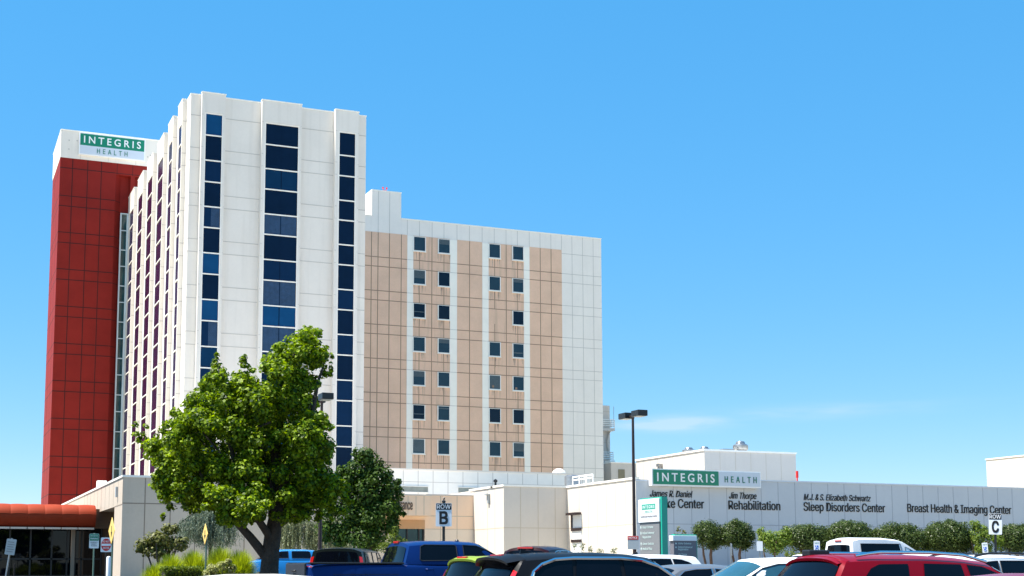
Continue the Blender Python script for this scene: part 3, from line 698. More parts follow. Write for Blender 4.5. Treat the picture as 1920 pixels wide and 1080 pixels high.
# rooftop plant room on the wing, and the block at the far right
Q = thing('rooftop_plant_room', 'cream boxy plant room rising behind the big green wall sign', 'building', (60, 105, 6))
QY = 100.0
c = on(1320.4, 845, 'Y', QY); x1 = on(1492, 855, 'Y', QY)[0]; zq = c[2]; yq = on(1193, 865.5, 'X', c[0])[1]
b = MB(); b.box(c[0], x1, QY, yq, 5.5, zq); b.build('wall', M['cream'], Q)
b = MB(); b.box(c[0] - .08, x1 + .08, QY - .08, yq + .1, zq + .002, zq + .14); b.build('coping', M['white_trim'], Q)
jb = MB()
for i in range(1, 6): x = c[0] + (x1 - c[0]) * i / 6; jb.box(x - .02, x + .02, QY - .007, QY - .002, 6, zq - .02)
for i in range(1, 9): y = QY + (yq - QY) * i / 9; jb.box(c[0] - .007, c[0] - .002, y - .03, y + .03, 6, zq - .02)
inlay(Q, jb, M['joint_cream'])
y = on(1240, 874, 'X', c[0])[1]; z = on(1240, 874, 'X', c[0])[2]
b = MB(); b.box(c[0] - .4, c[0] - .003, y - .25, y + .25, z - .05, z + .2); b.box(c[0] - .3, c[0] - .003, y - .18, y + .18, z - .3, z - .052); b.build('floodlight', M['galv'], Q)
def fan(px_, py_, Y, wpx, hpx, label):
    P = on(px_, py_, 'Y', Y); s_ = wpx / FPX * Y * 1.15 / 2; h = hpx / FPX * Y * 1.15
    z0 = zq + .1; 
    r = thing('exhaust_fan', label, 'roof vent', (P[0], Y, z0), group='mushroom exhaust fans on the plant room roof')
    zb = P[2] - h * .42
    b = MB(); b.box(P[0] - s_ * .75, P[0] + s_ * .75, Y - s_ * .75, Y + s_ * .75, z0, max(zb - .1, z0 + .1)); b.build('curb', M['peach_pale'], r)
    b = MB(); b.lathe([(s_ * .7, zb - .1), (s_ * .95, zb), (s_, zb + h * .1), (s_, zb + h * .45), (s_ * .85, zb + h * .55), (s_ * .62, zb + h * .62), (s_ * .6, zb + h * .72), (s_ * .5, zb + h * .85), (s_ * .1, zb + h * .92), (.01, zb + h * .92)], (P[0], Y, 0), 24)
    b.build('hood', M['galv'], r, smooth=35)
fan(1291.5, 845, 104, 25, 13, 'leftmost of three metal mushroom fans, lower and rounder')
fan(1321, 843.5, 106, 24, 13, 'low metal mushroom fan above the corner of the plant room')
fan(1388.5, 836, 104, 29, 19, 'largest metal mushroom fan, raised on a tan curb')
b = MB(); x = on(1365, 843, 'Y', 103)[0]; b.box(x - .5, x + .7, 103, 104, zq + .1, zq + .55); b.single('condenser_unit', M['galv'], 'low metal box beside the largest mushroom fan', 'roof unit', bevel=.04)
P = on(1495, 905, 'Y', 92)
b = MB(); b.tube([(P[0], 92, 6), (P[0], 92, on(1495, 883, 'Y', 92)[2])], .06, 6)
z = on(1495, 889, 'Y', 92)[2]; b.box(P[0] - .07, P[0] + .08, 91.93, 92.07, z - .30, z + .25)
b.single('red_roof_marker', M['sign_red'], 'red marker on a pole beside the right end of the plant room', 'marker')
U = thing('far_right_block', 'plain cream block rising at the right edge behind the grey wall', 'building', (120, 130, 6))
P = on(1849, 862.5, 'Y', 150); xu = P[0]; zu = P[2]; yu = on(1960, 850, 'X', xu)[1]
b = MB(); b.box(xu, xu + 40, yu, 150, BZ, zu); b.build('wall', M['cream'], U)
b = MB(); b.box(xu - .1, xu + 40, yu - .1, 150.1, zu + .002, zu + .16); b.build('coping', M['white_trim'], U)

# roof railing and tank at the corner of the cream block
r = MB(); zr0 = HW + .13
xr0 = XC + .5
pts = [on(1074, 905, 'X', xr0), on(1112, 899, 'X', xr0)]
ya, yb = pts[0][1], pts[1][1]; zt_ = on(1112, 889.5, 'X', xr0)[2]
for z in (zt_, (zt_ + zr0) / 2 + .1): r.tube([(xr0, ya, z), (xr0, yb, z)], .045, 6)
for i in range(4): y = ya + (yb - ya) * i / 3; r.tube([(xr0, y, HW - .1), (xr0, y, zt_)], .045, 6)
r.single('roof_railing', M['white_trim'], 'white safety railing on the roof edge of the cream block', 'railing')
t = MB(); P = on(1074, 905, 'Y', 92); t.lathe([(.62, HW - .1), (.62, P[2] + .45), (.5, P[2] + .55), (.02, P[2] + .6)], (P[0], 92, 0), 18)
t.single('roof_tank', M['galv'], 'metal cylinder tank beside the white roof railing', 'tank', smooth=40)
b = MB(); P = on(929, 915, 'Y', 86); b.tube([(P[0], 86, HW), (P[0], 86, HW + .45)], .07, 6); b.lathe([(.02, 0), (.14, .06), (.14, .2), (.02, .28)], (P[0], 86, HW + .35), 10); b.box(P[0] - .3, P[0] + .2, 85.8, 86.2, HW, HW + .12)
b.single('roof_spout', M['black_metal'], 'small black fitting on the roof of the cream corner block', 'roof fitting')

# ---------------- beige entrance podium at the left with covered drive
D = thing('entrance_podium', 'beige low block with a covered drive-through in front of both towers', 'building', (22, 95, BZ))
DY = 77.9; DX = 10.1; zd = on(229.6, 894.5, 'Y', DY)[2]
yp = on(214.5, 960, 'X', DX)[1]; zs = on(205, 953.5, 'X', DX)[2]; yf = on(153.7, 930, 'X', DX)[1]
DXR = on(690, 950, 'Y', DY)[0]; b = MB()
b.box(DX, DXR, DY, yp, BZ, zd); b.box(DX, DXR, yp + .002, 114.9, zs, zd); b.box(16, DXR, yp + .002, 114.9, BZ, zs - .002)
b.build('wall', M['beige'], D)
b = MB(); b.box(DX - .05, DXR + .05, DY - .05, 114.9, zd + .002, zd + .12); b.build('coping', M['white_trim'], D)
jb = MB(); zj = on(260, 943.8, 'Y', DY)[2]; jb.box(DX + .01, DXR - .1, DY - .008, DY - .002, zj - .03, zj + .03)
for i in range(0, 8): x = on(271.5, 950, 'Y', DY)[0] + i * 1.42 - 0; jb.box(x - .03, x + .03, DY - .0075, DY - .0015, BZ, zd - .02)
jb.box(DX - .008, DX - .002, DY, yp - .05, zs - .03, zs + .03)
for i in range(0, 11): y = DY + 2 * i; jb.box(DX - .0075, DX - .0015, y - .02, y + .02, zs + .05, zd - .02)
inlay(D, jb, M['joint_beige'])
y = on(221, 925, 'X', DX)[1]; b = MB(); b.box(DX - .14, DX - .003, y - .12, y + .12, on(221, 932, 'X', DX)[2], on(221, 913, 'X', DX)[2]); b.build('wall_lamp', M['sign_back'], D)
b = MB(); P = on(190.5, 908, 'Y', 92); b.box(P[0] - .3, P[0] + .3, 91.7, 92.3, zd, on(190, 901.5, 'Y', 92)[2]); b.single('roof_hatch', M['white_trim'], 'small white vent box on the beige podium roof before the red tower', 'roof vent', bevel=.03)

F_ = thing('glass_storefront', 'dark glazed entrance front under the red barrel awning', 'building', (-10, 92, BZ))
FY = 89.2
b = MB(); b.box(-45, 15.9, FY + .3, 99, BZ, 5.2); b.build('wall', M['brownwall'], F_)
zh = on(100, 990, 'Y', FY)[2]; zsill = on(100, 1078.5, 'Y', FY)[2]
b = MB(); b.box(-45, 15.9, FY - .2, FY + .298, zh, 5.2); b.build('header', M['brownwall'], F_)
b = MB(); b.box(-45, 15.9, FY - .1, FY + .298, BZ, zsill); b.build('sill', mat('dark_sill', (.10, .075, .06), .8), F_)
mull = [on(p, 1030, 'Y', FY)[0] for p in (-60, -22, 18, 57, 97, 126, 141, 153, 190)]
zt2 = on(80, 1048, 'Y', FY)[2]
for i in range(len(mull) - 1):
    for za, zb in ((zsill + .002, zt2 - .05), (zt2 + .05, zh - .002)):
        p = MB(); p.box(mull[i] + .05, mull[i + 1] - .05, FY + .1, FY + .14, za, zb); p.build('window', M['store_glass'], F_)
f = MB()
for x in mull: f.box(x - .05, x + .05, FY, FY + .2, zsill, zh)
f.box(mull[0] + .052, mull[-1] - .052, FY, FY + .2, zt2 - .048, zt2 + .048); f.build('window_frame', M['black_metal'], F_)
xcol = on(137, 1030, 'Y', FY - .6)[0]
b = MB(); b.box(xcol - .11, xcol + .11, FY - .5, FY - .25, BZ, zh - .02); b.build('column', M['tan_column'], F_)
zA, zB = on(90, 945.5, 'Y', 87.6)[2], on(90, 988, 'Y', 87.2)[2]
xA1 = on(178.5, 965, 'Y', 87.4)[0]
AW = thing('red_awning', 'long red barrel awning over the dark glazed entrance', 'awning', (xA1, 88, zB))
seg = 1.0; xs = xA1; h = zA - zB
prof = [(88.15 - .95 * math.cos(t), (zA + zB) / 2 + h / 2 * math.sin(t)) for t in np.linspace(rad(-62), rad(90), 12)]
prof = [(88.0, zB)] + [(y_, max(z_, zB + .01)) for y_, z_ in prof] + [(89.0, zA)]
b = MB(); x = xA1
while x > -45:
    for i in range(len(prof) - 1):
        (y0_, z0_), (y1_, z1_) = prof[i], prof[i + 1]
        b.grid(lambda u, v_: (x - u * seg, (y0_ + (y1_ - y0_) * v_) - .035 * math.sin(math.pi * u) ** .6, (z0_ + (z1_ - z0_) * v_) + .03 * math.sin(math.pi * u) ** .6 * (i > 5)), [0, .03, .12, .35, .65, .88, .97, 1], [0, .5, 1], flip=True)
    x -= seg
b.build('canopy', M['awning'], AW, merge=True, smooth=50)
b = MB(); b.extr([(p[0], p[1]) for p in prof] + [(89.0, zB + .005)], 0, .03); b.v = [(xA1 + .04 - y_, x_, z_) for x_, y_, z_ in b.v]; b.build('end_cap', M['awning'], AW)
b = MB(); x = xA1
while x > -45: b.box(x - seg + .04, x - .02, 87.55, 88.1, zB - .12, zB - .004); x -= seg
b.build('soffit_trim', M['peach_pale'], AW)
b = MB(); b.box(xA1 + .06, 12, 88.6, 88.9, zh - .02, zA - .2); b.build('return_wall', M['brownwall'], AW)

# ================================================================== SIGNS ON BUILDINGS
def brand_sign_a():
    yS = RY - .30
    a = on(149, 248, 'Y', yS); b_ = on(273, 262, 'Y', yS); zt = .5 * (a[2] + b_[2]); zb = on(210, 295.5, 'Y', yS)[2]; zm = on(210, 278, 'Y', yS)[2]
    r = thing('rooftop_sign', 'green over white illuminated sign box on the red tower top', 'sign', (a[0], yS, zb))
    b = MB(); b.box(a[0], b_[0], yS, RY - .04, zb, zt); b.build('cabinet', M['sign_white'], r)
    b = MB(); b.box(a[0] + .12, b_[0] - .12, yS - .02, yS - .002, zm, zt - .1); b.build('green_panel', M['green_sign'], r)
    b = MB(); b.box(a[0] + .12, b_[0] - .12, yS - .02, yS - .002, zb + .1, zm - .004); b.build('pale_panel', M['sign_pale'], r)
    W_ = b_[0] - a[0]
    text_on_front('INTEGRIS', a[0] + .07 * W_, yS - .022, zm + (zt - zm) * .20, W_ * .86, (zt - zm) * .56, weight=.012, space=1.5).build('lettering', M['sign_white'], r)
    text_on_front('HEALTH', a[0] + .27 * W_, yS - .022, zb + (zm - zb) * .28, W_ * .46, (zm - zb) * .50, weight=.008, space=1.6).build('lettering', M['green_sign'], r)
brand_sign_a()
def brand_sign_b():
    yS = GY - .45
    xa = on(1222, 890, 'Y', yS)[0]; xb = on(1426.5, 890, 'Y', yS)[0]; xm = on(1347, 890, 'Y', yS)[0]
    zt = on(1320, 881.3, 'Y', yS)[2]; zb = on(1320, 912.8, 'Y', yS)[2]
    r = thing('wall_sign', 'large green and pale blue sign box on top of the grey-blue wall', 'sign', (xa, yS, zb))
    b = MB(); b.box(xa, xb, yS, GY - .06, zb, zt); b.build('cabinet', M['sign_white'], r)
    b = MB(); b.box(xa + .09, xm, yS - .02, yS - .002, zb + .09, zt - .07); b.build('green_panel', M['green_sign'], r)
    b = MB(); b.box(xm + .004, xb - .08, yS - .02, yS - .002, zb + .09, zt - .07); b.build('pale_panel', M['sign_pale'], r)
    h = zt - zb
    text_on_front('INTEGRIS', xa + (xm - xa) * .075, yS - .022, zb + h * .26, (xm - xa) * .86, h * .50, weight=.012, space=1.5).build('lettering', M['sign_white'], r)
    text_on_front('HEALTH', xm + (xb - xm) * .14, yS - .022, zb + h * .30, (xb - xm) * .75, h * .36, weight=.008, space=1.6).build('lettering', M['green_sign'], r)
brand_sign_b()

# ================================================================== STREET FURNITURE
def facing(P): return -math.atan2(P[0], P[1])
def post(mb, h, r=.03, n=8, z0=-.15): mb.tube([(0, 0, z0), (0, 0, h)], r, n); return mb
def rounded(w_, h_, r, z0, n=5, x0=0):
    pts = []
    for cx_, cz_, a0 in ((w_ / 2 - r, r, -90), (w_ / 2 - r, h_ - r, 0), (-w_ / 2 + r, h_ - r, 90), (-w_ / 2 + r, r, 180)):
        for k_ in range(n + 1):
            t = rad(a0 + 90 * k_ / n); pts.append((x0 + cx_ + r * math.cos(t), z0 + cz_ + r * math.sin(t)))
    return pts
def local_text(s_, x, y, z, width, cap, **kw): return moved(text_mb(s_, width, cap, **kw), lambda p: p + Vector((x, y, z)))
def sign_at(px_, py_, d): 
    P = at(px_, py_, d); return P, gz(P[1])

def row_sign(letter, px_, ytop, ybot, d, wpx, lean, label, finial):
    P, g0 = sign_at(px_, (ytop + ybot) / 2, d)
    k_ = d / FPX; w_ = wpx * k_; h_ = (ybot - ytop) * k_; zb = P[2] - h_ / 2 - g0
    r = thing('row_sign', label, 'sign', (P[0], P[1], g0), facing(P), group='parking row signs')
    r.rotation_euler[1] = lean
    b = MB(); b.box(-.035, .035, -.02, .02, -.2, zb + h_ * .98); b.build('post', M['black_metal'], r, world=False)
    b = MB(); b.extr(rounded(w_, h_, .02, zb), -.032, -.022); b.build('panel', M['sign_white'], r, world=False)
    b = MB(); b.extr(rounded(w_ - .02, h_ * .27, .015, zb + h_ * .715), -.036, -.0325); b.build('header', M['letter_black'], r, world=False)
    local_text('ROW', -w_ * .43, -.038, zb + h_ * .76, w_ * .86, h_ * .18, weight=.012, depth=.003).build('lettering', M['sign_white'], r, world=False)
    local_text(letter, -w_ * .27, -.0345, zb + h_ * .11, w_ * .54, h_ * .52, weight=.055, depth=.004).build('lettering', M['letter_black'], r, world=False)
    if finial:
        b = MB(); b.lathe([(.02, zb + h_ * .98), (.055, zb + h_ + .03), (.05, zb + h_ + .06), (.02, zb + h_ + .075)], n=10); b.tube([(0, 0, zb + h_ + .05), (.012, 0, zb + h_ + .14)], .018, 6); b.lathe([(.005, zb + h_ + .12), (.028, zb + h_ + .14), (.005, zb + h_ + .165)], (.012, 0, 0), 8)
        b.build('finial', M['black_metal'], r, world=False)
row_sign('B', 832, 943.5, 987, 35, 30, 0.0, 'black and white parking sign reading ROW B before the peach entrance', True)
row_sign('C', 1861, 963, 1002, 43, 23, 0.03, 'leaning black and white parking sign reading ROW C near the right edge', False)

def pole_lamp(px_, ytop, d, label, heads):
    P = at(px_, ytop, d); g0 = gz(P[1]); h = P[2] - g0
    r = thing('street_lamp', label, 'street lamp', (P[0], P[1], g0), 0, group='twin headed parking lot lamps')
    b = MB(); b.tube([(0, 0, .7), (0, 0, h)], [.088, .055], 10); b.lathe([(.16, .68), (.16, .72), (.10, .74)], n=10); b.build('pole', M['dark_metal'], r, world=False, smooth=40)
    b = MB(); b.lathe([(.27, -.3), (.27, .66), (.25, .68)], n=18); b.build('concrete_base', M['concrete'], r, world=False, smooth=40)
    b = MB(); b.tube([(0, -.55, h - .02), (0, .55, h - .02)], .045, 8); b.build('arm', M['dark_metal'], r, world=False)
    for s_ in (-1, 1):
        b = MB(); b.box(-.24, .24, s_ * .60 - .33, s_ * .60 + .33, h - .10, h + .16)
        hd = b.build('lamp_head', M['black_metal'], r, world=False, bevel=.02)
        b = MB(); b.box(-.20, .20, s_ * .60 - .28, s_ * .60 + .28, h - .115, h - .102); b.build('lens', M['sign_back'], hd, world=False)
    return r, P, g0
pole_lamp(1186.5, 779, 60, 'tall dark lamp post with twin box heads beside the tall directory sign', 2)
pole_lamp(603.5, 748.5, 55, 'dark lamp post half hidden by the large leafy tree', 2)
# notice on the right lamp
P, g0 = sign_at(1186, 1017, 59.6)
r = thing('pole_notice', 'small red topped grey notice fixed to the right lamp post', 'sign', (P[0], P[1] - .05, P[2] - .3), facing(P))
b = MB(); b.box(-.24, .24, -.03, -.01, 0, .58); b.build('panel', M['sign_back'], r, world=False)
b = MB(); b.box(-.235, .235, -.036, -.031, .42, .575); b.build('header', M['sign_red'], r, world=False)
local_text('NOTICE', -.19, -.038, .46, .38, .08, weight=.02, depth=.003).build('lettering', M['sign_white'], r, world=False)

# tall directory monument: faces -X, edge faces -Y
d0 = 50
Pn = at(1240.5, 931, d0); X0 = Pn[0]; g0 = gz(Pn[1])
y_near = Pn[1]; y_far = on(1200.5, 938, 'X', X0)[1]; th = on(1250, 931, 'Y', y_near)[0] - X0
ztop = Pn[2]; zsplit = on(1222, 979, 'X', X0)[2]; zpt = on(1225, 936, 'X', X0)[2]
r = thing('directory_sign', 'tall grey and white directory pylon with green edge by the lamp post', 'sign', (X0, y_near, g0))
b = MB(); b.box(X0 + .03, X0 + th, y_near + .08, y_far, g0 - .2, ztop - .08); b.build('core', M['sign_slate'], r)
b = MB(); b.box(X0 - .01, X0 + th + .01, y_near - .02, y_near + .078, g0 - .2, ztop); b.box(X0 - .005, X0 + th + .005, y_near + .08, y_far + .01, ztop - .078, ztop - .002); b.build('green_edge', M['teal_cap'], r)
b = MB(); b.box(X0 - .06, X0 + .028, y_near + .10, y_far + .06, zsplit, zpt + .02); b.build('white_panel', M['sign_white'], r, bevel=.01)
b = MB(); b.box(X0 - .02, X0 + .028, y_near + .16, y_far + .03, g0 + .1, zsplit - .004); b.build('grey_panel', M['sign_grey'], r)
FW = y_far - y_near; PH = zpt - zsplit
def side_panel(fa, fb, za, zb, m, nm):
    bb = MB(); bb.box(X0 - .066, X0 - .062, y_far + .04 - fb * FW, y_far + .04 - fa * FW, za, zb); return bb.build(nm, m, r)
side_panel(.16, .80, zsplit + PH * .56, zsplit + PH * .80, M['teal_cap'], 'logo_panel')
side_panel(.16, .80, zsplit + PH * .40, zsplit + PH * .555, M['sign_mint'], 'logo_panel')
def side_text(s_, f0, z, width, cap, m, dx=-.068, **kw):
    t = text_mb(s_, width, cap, depth=.004, **kw)
    moved(t, lambda p: Vector((X0 + dx + p.y, y_far + .04 - f0 * FW - p.x, z + p.z))); t.build('lettering', m, r)
side_text('INTEGRIS', .20, zsplit + PH * .61, FW * .56, PH * .13, M['sign_white'], weight=.012, space=1.3)
side_text('HEALTH', .32, zsplit + PH * .43, FW * .33, PH * .075, M['teal_cap'], weight=.01, space=1.3)
side_text('Southwest Medical Center', .10, zsplit + PH * .22, FW * .78, PH * .085, M['sign_slate'], weight=.01)
for s_, py_, wd, arrow in (('Visitor Entrance', 990.5, .50, 1), ('Patient Entrance/', 1001.5, .55, 1), ('Registration', 1009, .40, 0), ('Cancer Institute', 1021.5, .52, 1), ('Medical Plaza', 1031, .44, 1)):
    z = on(1218, py_, 'X', X0)[2]
    side_text(s_, .14, z, FW * wd, .085, M['sign_mint'], dx=-.024, weight=.02)
    if arrow:
        yy = y_far + .04 - .065 * FW; b = MB(); b.add([(X0 - .025, yy + .045, z + .04), (X0 - .025, yy - .045, z + .04), (X0 - .025, yy, z + .12)], [(0, 1, 2)]); b.box(X0 - .026, X0 - .022, yy - .018, yy + .018, z - .01, z + .038); b.build('arrow', M['sign_mint'], r)
# small directory sign, faces -Y
d1 = 58
a = at(1261, 1010, d1); yS = a[1]; xa = on(1260.5, 1010, 'X', a[0])[0]
xa = a[0]; xb = on(1306, 1010, 'Y', yS)[0]; g0 = gz(yS); zt = on(1284, 1003.5, 'Y', yS)[2]; zw = on(1284, 1014, 'Y', yS)[2]
r = thing('directory_sign', 'low slate directory sign with white top band beside the clipped trees', 'sign', (xa, yS, g0))
b = MB(); b.box(xa + .06, xb, yS, yS + .32, g0 - .2, zw - .002); b.build('slate_panel', M['sign_slate'], r)
b = MB(); b.box(xa, xb - .01, yS - .04, yS + .30, zw, zt - .02); b.build('white_band', M['sign_white'], r, bevel=.01)
b = MB(); b.box(xa + .14, xb + .03, yS + .06, yS + .36, zt - .018, zt + .04); b.box(xb + .002, xb + .05, yS + .03, yS + .36, g0 - .2, zt - .02); b.build('green_edge', M['teal_cap'], r)
for s_, py_, wd, arrow in (('Visitor Entrance', 1020.5, .55, 1), ('Patient Entrance/', 1027.5, .60, 1), ('Registration', 1031.7, .42, 0), ('Jim Thorpe', 1041, .36, 0)):
    z = on(1284, py_, 'Y', yS)[2]
    text_on_front(s_, xa + .26, yS - .003, z, (xb - xa) * wd, .075, weight=.02, depth=.004).build('lettering', M['sign_mint'], r)
    if arrow: b = MB(); b.extr([(xa + .12, z + .03), (xa + .16, z - .01), (xa + .20, z + .03), (xa + .16, z + .07)], yS - .006, yS - .002); b.build('arrow', M['sign_mint'], r)

def plate_sign(name, label, px_, ytop, ybot, wpx, d, rotz=None, lean=0, post_m='galv', pr=.03, panel='sign_back', parts=None, post_off=0, hpost=True):
    P, g0 = sign_at(px_, (ytop + ybot) / 2, d); k_ = d / FPX
    w_ = wpx * k_; h_ = (ybot - ytop) * k_; zb = P[2] - h_ / 2 - g0
    r = thing(name, label, 'sign', (P[0], P[1], g0), facing(P) if rotz is None else rotz)
    r.rotation_euler[1] = lean
    b = MB(); b.tube([(post_off, 0, -.15), (post_off, 0, zb + h_ + (.03 if hpost else -.05))], pr, 8); b.build('post', M[post_m], r, world=False)
    b = MB(); b.extr(rounded(w_, h_, min(w_, h_) * .10, zb), -pr - .014, -pr - .002); b.build('panel', M[panel], r, world=False)
    if parts: parts(r, w_, h_, zb, -pr - .016)
    return r
def p_access(r, w_, h_, zb, y):
    b = MB(); b.extr(rounded(w_ * .94, h_ * .46, .02, zb + h_ * .52), y - .004, y); b.build('header', M['green_sign'], r, world=False)
    local_text('RESERVED', -w_ * .38, y - .006, zb + h_ * .82, w_ * .76, h_ * .07, weight=.01, depth=.003).build('lettering', M['sign_white'], r, world=False)
    local_text('PARKING', -w_ * .38, y - .006, zb + h_ * .62, w_ * .76, h_ * .10, weight=.03, depth=.003).build('lettering', M['sign_white'], r, world=False)
    for i, (wd, t) in enumerate(((.74, 'EMERGENCY'), (.5, 'DEPT'), (.6, 'PATIENTS'))):
        local_text(t, -w_ * wd / 2, y - .003, zb + h_ * (.37 - .12 * i), w_ * wd, h_ * .075, weight=.01, depth=.003).build('lettering', M['sign_slate'], r, world=False)
plate_sign('parking_sign', 'green and white parking sign on a green post before the dark storefront', 176.5, 1001, 1028, 17.5, 52, post_m='post_green', panel='sign_white', parts=p_access)
def p_dne(r, w_, h_, zb, y):
    c = (0, zb + h_ * .5); R_ = w_ * .46
    b = MB(); b.extr([(c[0] + R_ * math.cos(t), c[1] + R_ * 1.28 * math.sin(t)) for t in np.linspace(0, 2 * math.pi, 28, endpoint=False)], y - .003, y); b.build('red_disc', M['sign_red'], r, world=False)
    b = MB(); b.box(-R_ * .92, R_ * .92, y - .006, y - .0035, c[1] - h_ * .075, c[1] + h_ * .075); b.build('white_bar', M['sign_white'], r, world=False)
    local_text('DO NOT', -R_ * .72, y - .006, c[1] + h_ * .16, R_ * 1.44, h_ * .13, weight=.02, depth=.003).build('lettering', M['sign_white'], r, world=False)
    local_text('ENTER', -R_ * .62, y - .006, c[1] - h_ * .29, R_ * 1.24, h_ * .13, weight=.02, depth=.003).build('lettering', M['sign_white'], r, world=False)
plate_sign('no_entry_sign', 'white sign with red disc reading DO NOT ENTER beside the beige pillar', 199, 1008, 1035, 19.5, 58, panel='sign_white', parts=p_dne, pr=.025, post_m='black_metal')
P, g0 = sign_at(203.5, 1060, 56); zt = at(203.5, 1043, 56)[2]
b = MB(); b.tube([(P[0], P[1], g0 - .1), (P[0], P[1], zt - .06), (P[0], P[1], zt - .02), (P[0], P[1], zt)], [.09, .09, .075, .02], 14)
b.single('bollard', M['sign_white'], 'white bollard in front of the red and white no entry sign', 'bollard', smooth=40)
def p_grey(r, w_, h_, zb, y):
    for i in range(5): b = MB(); b.box(-w_ * .36, w_ * (.36 if i % 2 else .28), y - .003, y - .001, zb + h_ * (.78 - .15 * i), zb + h_ * (.83 - .15 * i)); b.build('text_line', M['sign_grey'], r, world=False)
plate_sign('parking_sign', 'leaning grey notice sign at the left edge of the picture', 8, 1010, 1039.5, 17.5, 50, lean=.12, parts=p_grey, post_m='galv')
def diamond_sign(px_, ytop, ybot, wpx, d, label, turn):
    P, g0 = sign_at(px_, (ytop + ybot) / 2, d); k_ = d / FPX; h_ = (ybot - ytop) * k_; zb = P[2] - g0
    r = thing('warning_sign', label, 'sign', (P[0], P[1], g0), facing(P) + turn, group='yellow diamond warning signs')
    b = MB(); b.tube([(0, 0, -.1), (0, 0, zb + h_ * .3)], .03, 8); b.build('post', M['post_green'], r, world=False)
    b = MB(); b.extr([(-h_ / 2, zb), (0, zb - h_ / 2), (h_ / 2, zb), (0, zb + h_ / 2)], -.05, -.035); b.build('panel', M['sign_yellow'], r, world=False)
    b = MB(); b.box(-.035, .035, -.054, -.051, zb - h_ * .08, zb + h_ * .18); b.extr([(-.12, zb - h_ * .05), (0, zb - h_ * .25), (.12, zb - h_ * .05)], -.054, -.051); b.build('arrow', M['letter_black'], r, world=False)
diamond_sign(211.5, 970, 1020, 11, 54, 'yellow diamond sign seen nearly edge on against the beige pillar', rad(-77))
diamond_sign(387, 982, 1021, 10, 46, 'yellow diamond sign seen nearly edge on above the ornamental grasses', rad(-76))
def p_wheel(r, w_, h_, zb, y):
    local_text('RESERVED', -w_ * .36, y - .004, zb + h_ * .80, w_ * .72, h_ * .08, depth=.003).build('lettering', M['green_sign'], r, world=False)
    b = MB(); b.box(-w_ * .27, w_ * .27, y - .004, y - .001, zb + h_ * .16, zb + h_ * .58); b.build('blue_square', M['sign_bluemark'], r, world=False)
    b = MB(); b.lathe([(.02, y - .0055), (.02, y - .0042)], (-.01, 0, zb + h_ * .52), 10, 'Y'); b.tube([(-.01, y - .006, zb + h_ * .47), (0, y - .006, zb + h_ * .35), (.05, y - .006, zb + h_ * .35), (.07, y - .006, zb + h_ * .25)], .008, 5)
    t = np.linspace(rad(100), rad(350), 12); b.tube([(.0 + .055 * math.cos(q), y - .006, zb + h_ * .30 + .055 * math.sin(q)) for q in t], .007, 5); b.build('wheelchair_symbol', M['sign_white'], r, world=False)
plate_sign('accessible_parking_sign', 'white accessible parking sign with blue square left of the white van', 1531.5, 1014.5, 1034, 11, 60, panel='sign_white', parts=p_wheel)
plate_sign('accessible_parking_sign', 'tilted white accessible parking sign with blue square beside the ROW C post', 1852.5, 1017.5, 1036, 10, 60, lean=-.06, panel='sign_white', parts=p_wheel)
plate_sign('parking_sign', 'plain white sign panel before the yellow green bush', 1424.5, 1015, 1033, 11, 60, panel='sign_white')
plate_sign('parking_sign', 'sign seen from the side between two clipped round trees', 1370.5, 1020, 1042, 12, 58, rotz=rad(52), panel='sign_back', parts=p_grey)
plate_sign('parking_sign', 'tiny teal sign low in front of the cream corner block', 959.5, 1030, 1040, 10, 60, panel='teal_cap', post_m='galv')

# ================================================================== PLANTS
def leafmesh(name, pts, nrm, size, aspect=.55, m=None, parent=None, hang=None, jit=.35, fold=.25):
    n = len(pts); rg = RNG
    nrm = nrm + rg.normal(0, jit, (n, 3)); nrm /= np.linalg.norm(nrm, axis=1, keepdims=True) + 1e-9
    if hang is None:
        t = rg.normal(0, 1, (n, 3))
    else:
        t = np.asarray(hang, float) + rg.normal(0, .25, (n, 3))
    t -= nrm * (t * nrm).sum(1, keepdims=True); t /= np.linalg.norm(t, axis=1, keepdims=True) + 1e-9
    s_ = np.cross(nrm, t); L = size * rg.uniform(.65, 1.25, (n, 1)); Wd = L * aspect
    base = pts - t * L * .5; tip = pts + t * L * .5
    l = pts + s_ * Wd * .5 + nrm * L * fold * .4 - t * L * .05; r_ = pts - s_ * Wd * .5 + nrm * L * fold * .4 - t * L * .05
    co = np.stack([base, r_, tip, l], 1).reshape(-1, 3)
    off = np.array(parent.location) if parent is not None else np.zeros(3)
    co = co - off
    me = bpy.data.meshes.new(name); me.vertices.add(4 * n); me.vertices.foreach_set('co', co.ravel())
    me.loops.add(4 * n); me.loops.foreach_set('vertex_index', np.arange(4 * n, dtype=np.int32))
    me.polygons.add(n); me.polygons.foreach_set('loop_start', np.arange(0, 4 * n, 4, dtype=np.int32)); me.polygons.foreach_set('loop_total', np.full(n, 4, np.int32))
    at_ = me.attributes.new('tint', 'FLOAT', 'FACE'); at_.data.foreach_set('value', np.clip(rg.beta(1.2, 1.9, n), 0, 1).astype(np.float32))
    me.update(); me.validate()
    return link(name, me, m, parent)
